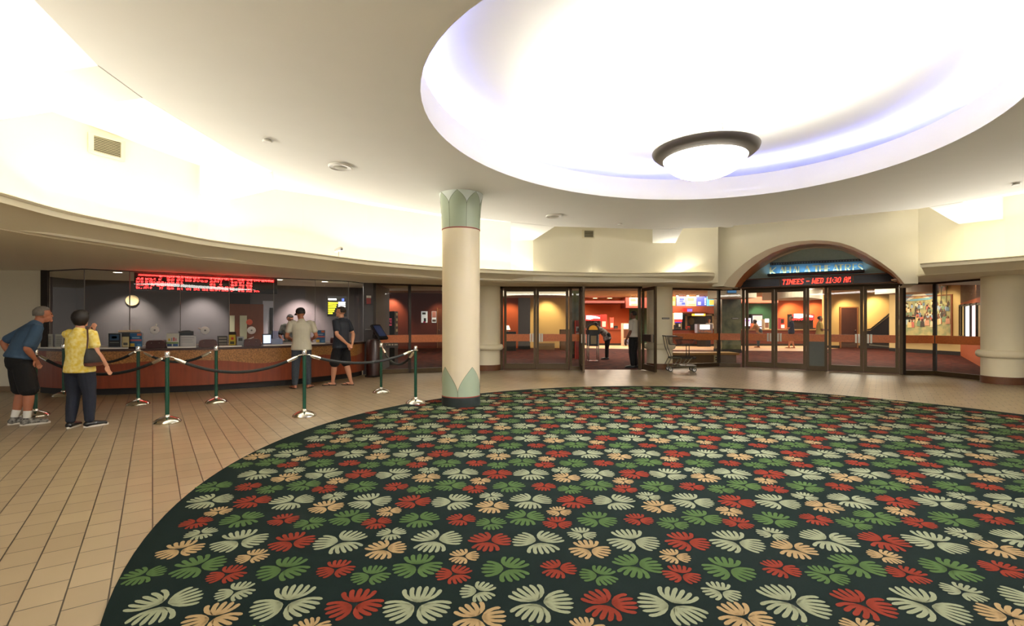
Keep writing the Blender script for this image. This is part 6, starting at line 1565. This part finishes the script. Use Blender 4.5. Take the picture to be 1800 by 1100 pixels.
# poster cases on the orange wall
pa, pb = At(1688, 600, 21.1), At(1738, 600, 14.2)
pdv = (pb - pa).normalized(); pn = Vector((pdv.y, -pdv.x, 0))
if pn.x > 0: pn = -pn
fills = [((190, 160, 110), 0), ((206, 176, 110), .2), ((226, 226, 230), .7), ((240, 214, 222), .75), ((180, 150, 110), .2)]
for k, (x0, x1) in enumerate(((1683.5, 1689), (1690, 1697), (1698.5, 1708.5), (1710, 1719.5), (1721, 1731.5))):
    x0 = max(x0, 1689) if k == 0 else x0
    if k == 0: x0, x1 = 1688.6, 1692
    if k == 1: x0, x1 = 1693, 1698
    u, v = on_line(x0, pa + pn * .1, pb + pn * .1), on_line(x1, pa + pn * .1, pb + pn * .1)
    z0, z1 = .86, zat(530.5 + 4.5 * (1731 - x1) / 40, v.y)
    t_ = thing('poster_case', (u + v) / 2 + Vector((0, 0, z0)), 'black framed poster case on the orange wall, ' + ('farthest from the plain column', 'second farthest from the plain column', 'white lit one in the middle', 'pinkish white lit one', 'nearest to the plain column')[k], 'poster case', group='poster cases on the orange lobby wall', world=True)
    dv = (v - u).normalized(); e = dv * .05
    m_ = MB(); m_.wall(u, u + e, z0, z1, .12); m_.wall(v - e, v, z0, z1, .12); m_.wall(u + e, v - e, z0, z0 + .06, .12); m_.wall(u + e, v - e, z1 - .06, z1, .12); m_.build('case_frame', BLACK, t_)
    cl_, em = fills[k]; MB().wall(u + e, v - e, z0 + .06, z1 - .06, .05).build('poster', emis('poster_%d' % k, cl_, em) if em else M('poster_%d' % k, cl_, .5, scale=8, c2=(120, 90, 60)), t_)
# ---------------------------------------------------------------- left lobby behind the kiosk
sv = thing('promotion_display', At(679, 589, 16.4) * 1.0, 'dark promotion display with coloured lettering behind the left glass', 'display', world=True)
Y = 16.4; X0, X1, XS = (663 - PX0) * Y / F, (693.5 - PX0) * Y / F, (699.5 - PX0) * (Y + .5) / F
zt_, zb_ = zat(547, Y), .0
MB().prism([(X0, Y), (X1, Y), (XS, Y + .5), (X0, Y + .5)], zb_, zt_).build('cabinet', M('promo_black', (22, 24, 26), .5), sv)
sgn = text_mb('& SAVE', .17, .004); w0 = max(v[0] for v in sgn.v); kx = (X1 - X0) * .74 / w0
vv = [(X0 + (X1 - X0) * .12 + v[0] * kx, Y - .006 + v[1], zat(568, Y) + v[2] * kx) for v in sgn.v]
am = [f for f in sgn.f]; amp = MB(); rest = MB(); cut = X0 + (X1 - X0) * .12 + w0 * kx * .20
amp.add(vv, [f for f in am if sum(vv[i][0] for i in f) / len(f) < cut]); rest.add(vv, [f for f in am if sum(vv[i][0] for i in f) / len(f) >= cut])
BLU, PNK = M('promo_blue', (60, 130, 190), .5, emit=.5), M('promo_pink', (196, 70, 90), .5, emit=.5)
amp.build('ampersand', BLU, sv); rest.build('lettering', PNK, sv)
def blk(px0, px1, py, h_, mat, nm): MB().box((((px0 + px1) / 2 - PX0) * Y / F, Y - .004, zat(py, Y)), ((px1 - px0) * Y / F, .008, h_ * Y / F)).build(nm, mat, sv)
for q in range(9): blk(667.5 + q * 2.4, 669.3 + q * 2.4, 560.5, 2.0, PNK, 'small_letter'); blk(667.5 + q * 2.4, 669.5 + q * 2.4, 571, 2.0, PNK, 'small_letter')
blk(673.5, 675.5, 555, 3.6, M('promo_orange', (200, 90, 60), .5), 'figure_letter'); blk(678, 680, 555, 3.8, M('promo_cream', (210, 190, 140), .5), 'figure_letter'); blk(682.5, 684.5, 555, 3.6, BLU, 'figure_letter')
blk(672.5, 683, 584.5, 2.6, M('promo_grey', (150, 160, 150), .5), 'emblem')
for q in range(4):
    MB().box(((696.8 - PX0) * (Y + .25) / F, Y + .26, zat(552 + q * 9.6, Y)), (.03, .2, .09)).build('side_picture', M('promo_cream', (210, 190, 140)), sv)
def wall_poster(px0, px1, py0, py1, label, spec):
    A_, C_ = At(560, 600, 25.5), At(779, 600, 27.5); n__ = (C_ - A_).normalized(); n__ = Vector((n__.y, -n__.x, 0)) * .03
    u, v = on_line(px0, A_ + n__, C_ + n__), on_line(px1, A_ + n__, C_ + n__); z0, z1 = zat(py1, u.y), zat(py0, u.y)
    t_ = thing('wall_poster', (u + v) / 2 + Vector((0, 0, z0)), label, 'poster', world=True)
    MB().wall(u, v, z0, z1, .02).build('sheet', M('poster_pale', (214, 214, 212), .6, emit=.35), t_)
    for nm, u0, u1, v0, v1, colr in spec: MB().wall(u + (v - u) * u0 + n__ * .5, u + (v - u) * u1 + n__ * .5, z0 + (z1 - z0) * v0, z0 + (z1 - z0) * v1, .01).build(nm, M('ink_%d_%d_%d' % colr, colr, .6), t_)
wall_poster(740.5, 751.5, 547, 567, 'pale poster with a small dark figure on the red wall', [('figure', .4, .75, .1, .4, (40, 30, 34)), ('base', .3, .7, 0, .12, (206, 40, 110)), ('shadow', .15, .7, .72, .9, (90, 90, 90))])
wall_poster(759, 767, 547, 567, 'pink and white notice beside the orange door', [('pink_block', .05, .95, .45, .98, (206, 140, 136)), ('photo', .1, .9, .08, .28, (110, 90, 84))])
A_, C_ = At(560, 600, 25.5), At(779, 600, 27.5); u, v = on_line(769, A_, C_), on_line(779, A_, C_)
d12 = thing('door_12', u, 'orange wooden door at the end of the red wall', kind='structure', world=True)
MB().wall(u, v, 0, zat(543, u.y), .08).build('panel', OB, d12); MB().wall(u - (v - u) * .12, u, 0, zat(541, u.y), .12).build('frame', M('door_frame_tan', (160, 100, 56)), d12); MB().ball((u.x + .1, u.y - .08, 1.0), .04, 10, 8).build('handle', CHROME, d12)
# notice on the left glass
u, v = on_line(678.5, FA, FC1), on_line(700, FA, FC1); dv = (v - u); nv = Vector((dv.y, -dv.x, 0)).normalized() * .02
gs = thing('glass_notice', (u + v) / 2 + nv + Vector((0, 0, .72)), 'dark notice strip with pale letters low on the left glass', 'notice', world=True)
MB().wall(u + nv, v + nv, .72, .845, .006).build('sheet', M('strip_dark', (40, 26, 20), .5), gs)
rnd = random.Random(5); m_ = MB()
for q in range(13):
    if q in (1, 5, 8): continue
    m_.wall(u + dv * (.04 + q * .07) + nv * 1.3, u + dv * (.04 + q * .07 + .05) + nv * 1.3, .785, .825, .004)
m_.build('lettering', M('strip_letters', (190, 176, 150), .5), gs)
# door signs on the glass by the mural and on the green pillar
for (x0, x1, y, A_, C_, lab_) in ((1590, 1608, 559, FB1, FR1, 'small dark sign with pale edge on the glass in front of the mural'), (1286, 1299, 559.5, At(1269, 600, 22.995), At(1303, 600, 22.995), 'thin pale sign strip on the green marbled pillar')):
    u, v = on_line(x0, A_, C_), on_line(x1, A_, C_); dv = v - u; nv = Vector((dv.y, -dv.x, 0)).normalized() * .008; zc = zat(y, u.y)
    t_ = thing('room_sign', (u + v) / 2 + nv + Vector((0, 0, zc - .03)), lab_, 'sign', world=True)
    MB().wall(u + nv, v + nv, zc - .035, zc + .035, .008).build('plate', BLACK, t_)
    for q in range(9): MB().wall(u + dv * (.1 + q * .09) + nv * 1.6, u + dv * (.16 + q * .09) + nv * 1.6, zc - .014, zc + .014, .004).build('letter', M('sign_pale', (190, 190, 180), .5), t_)
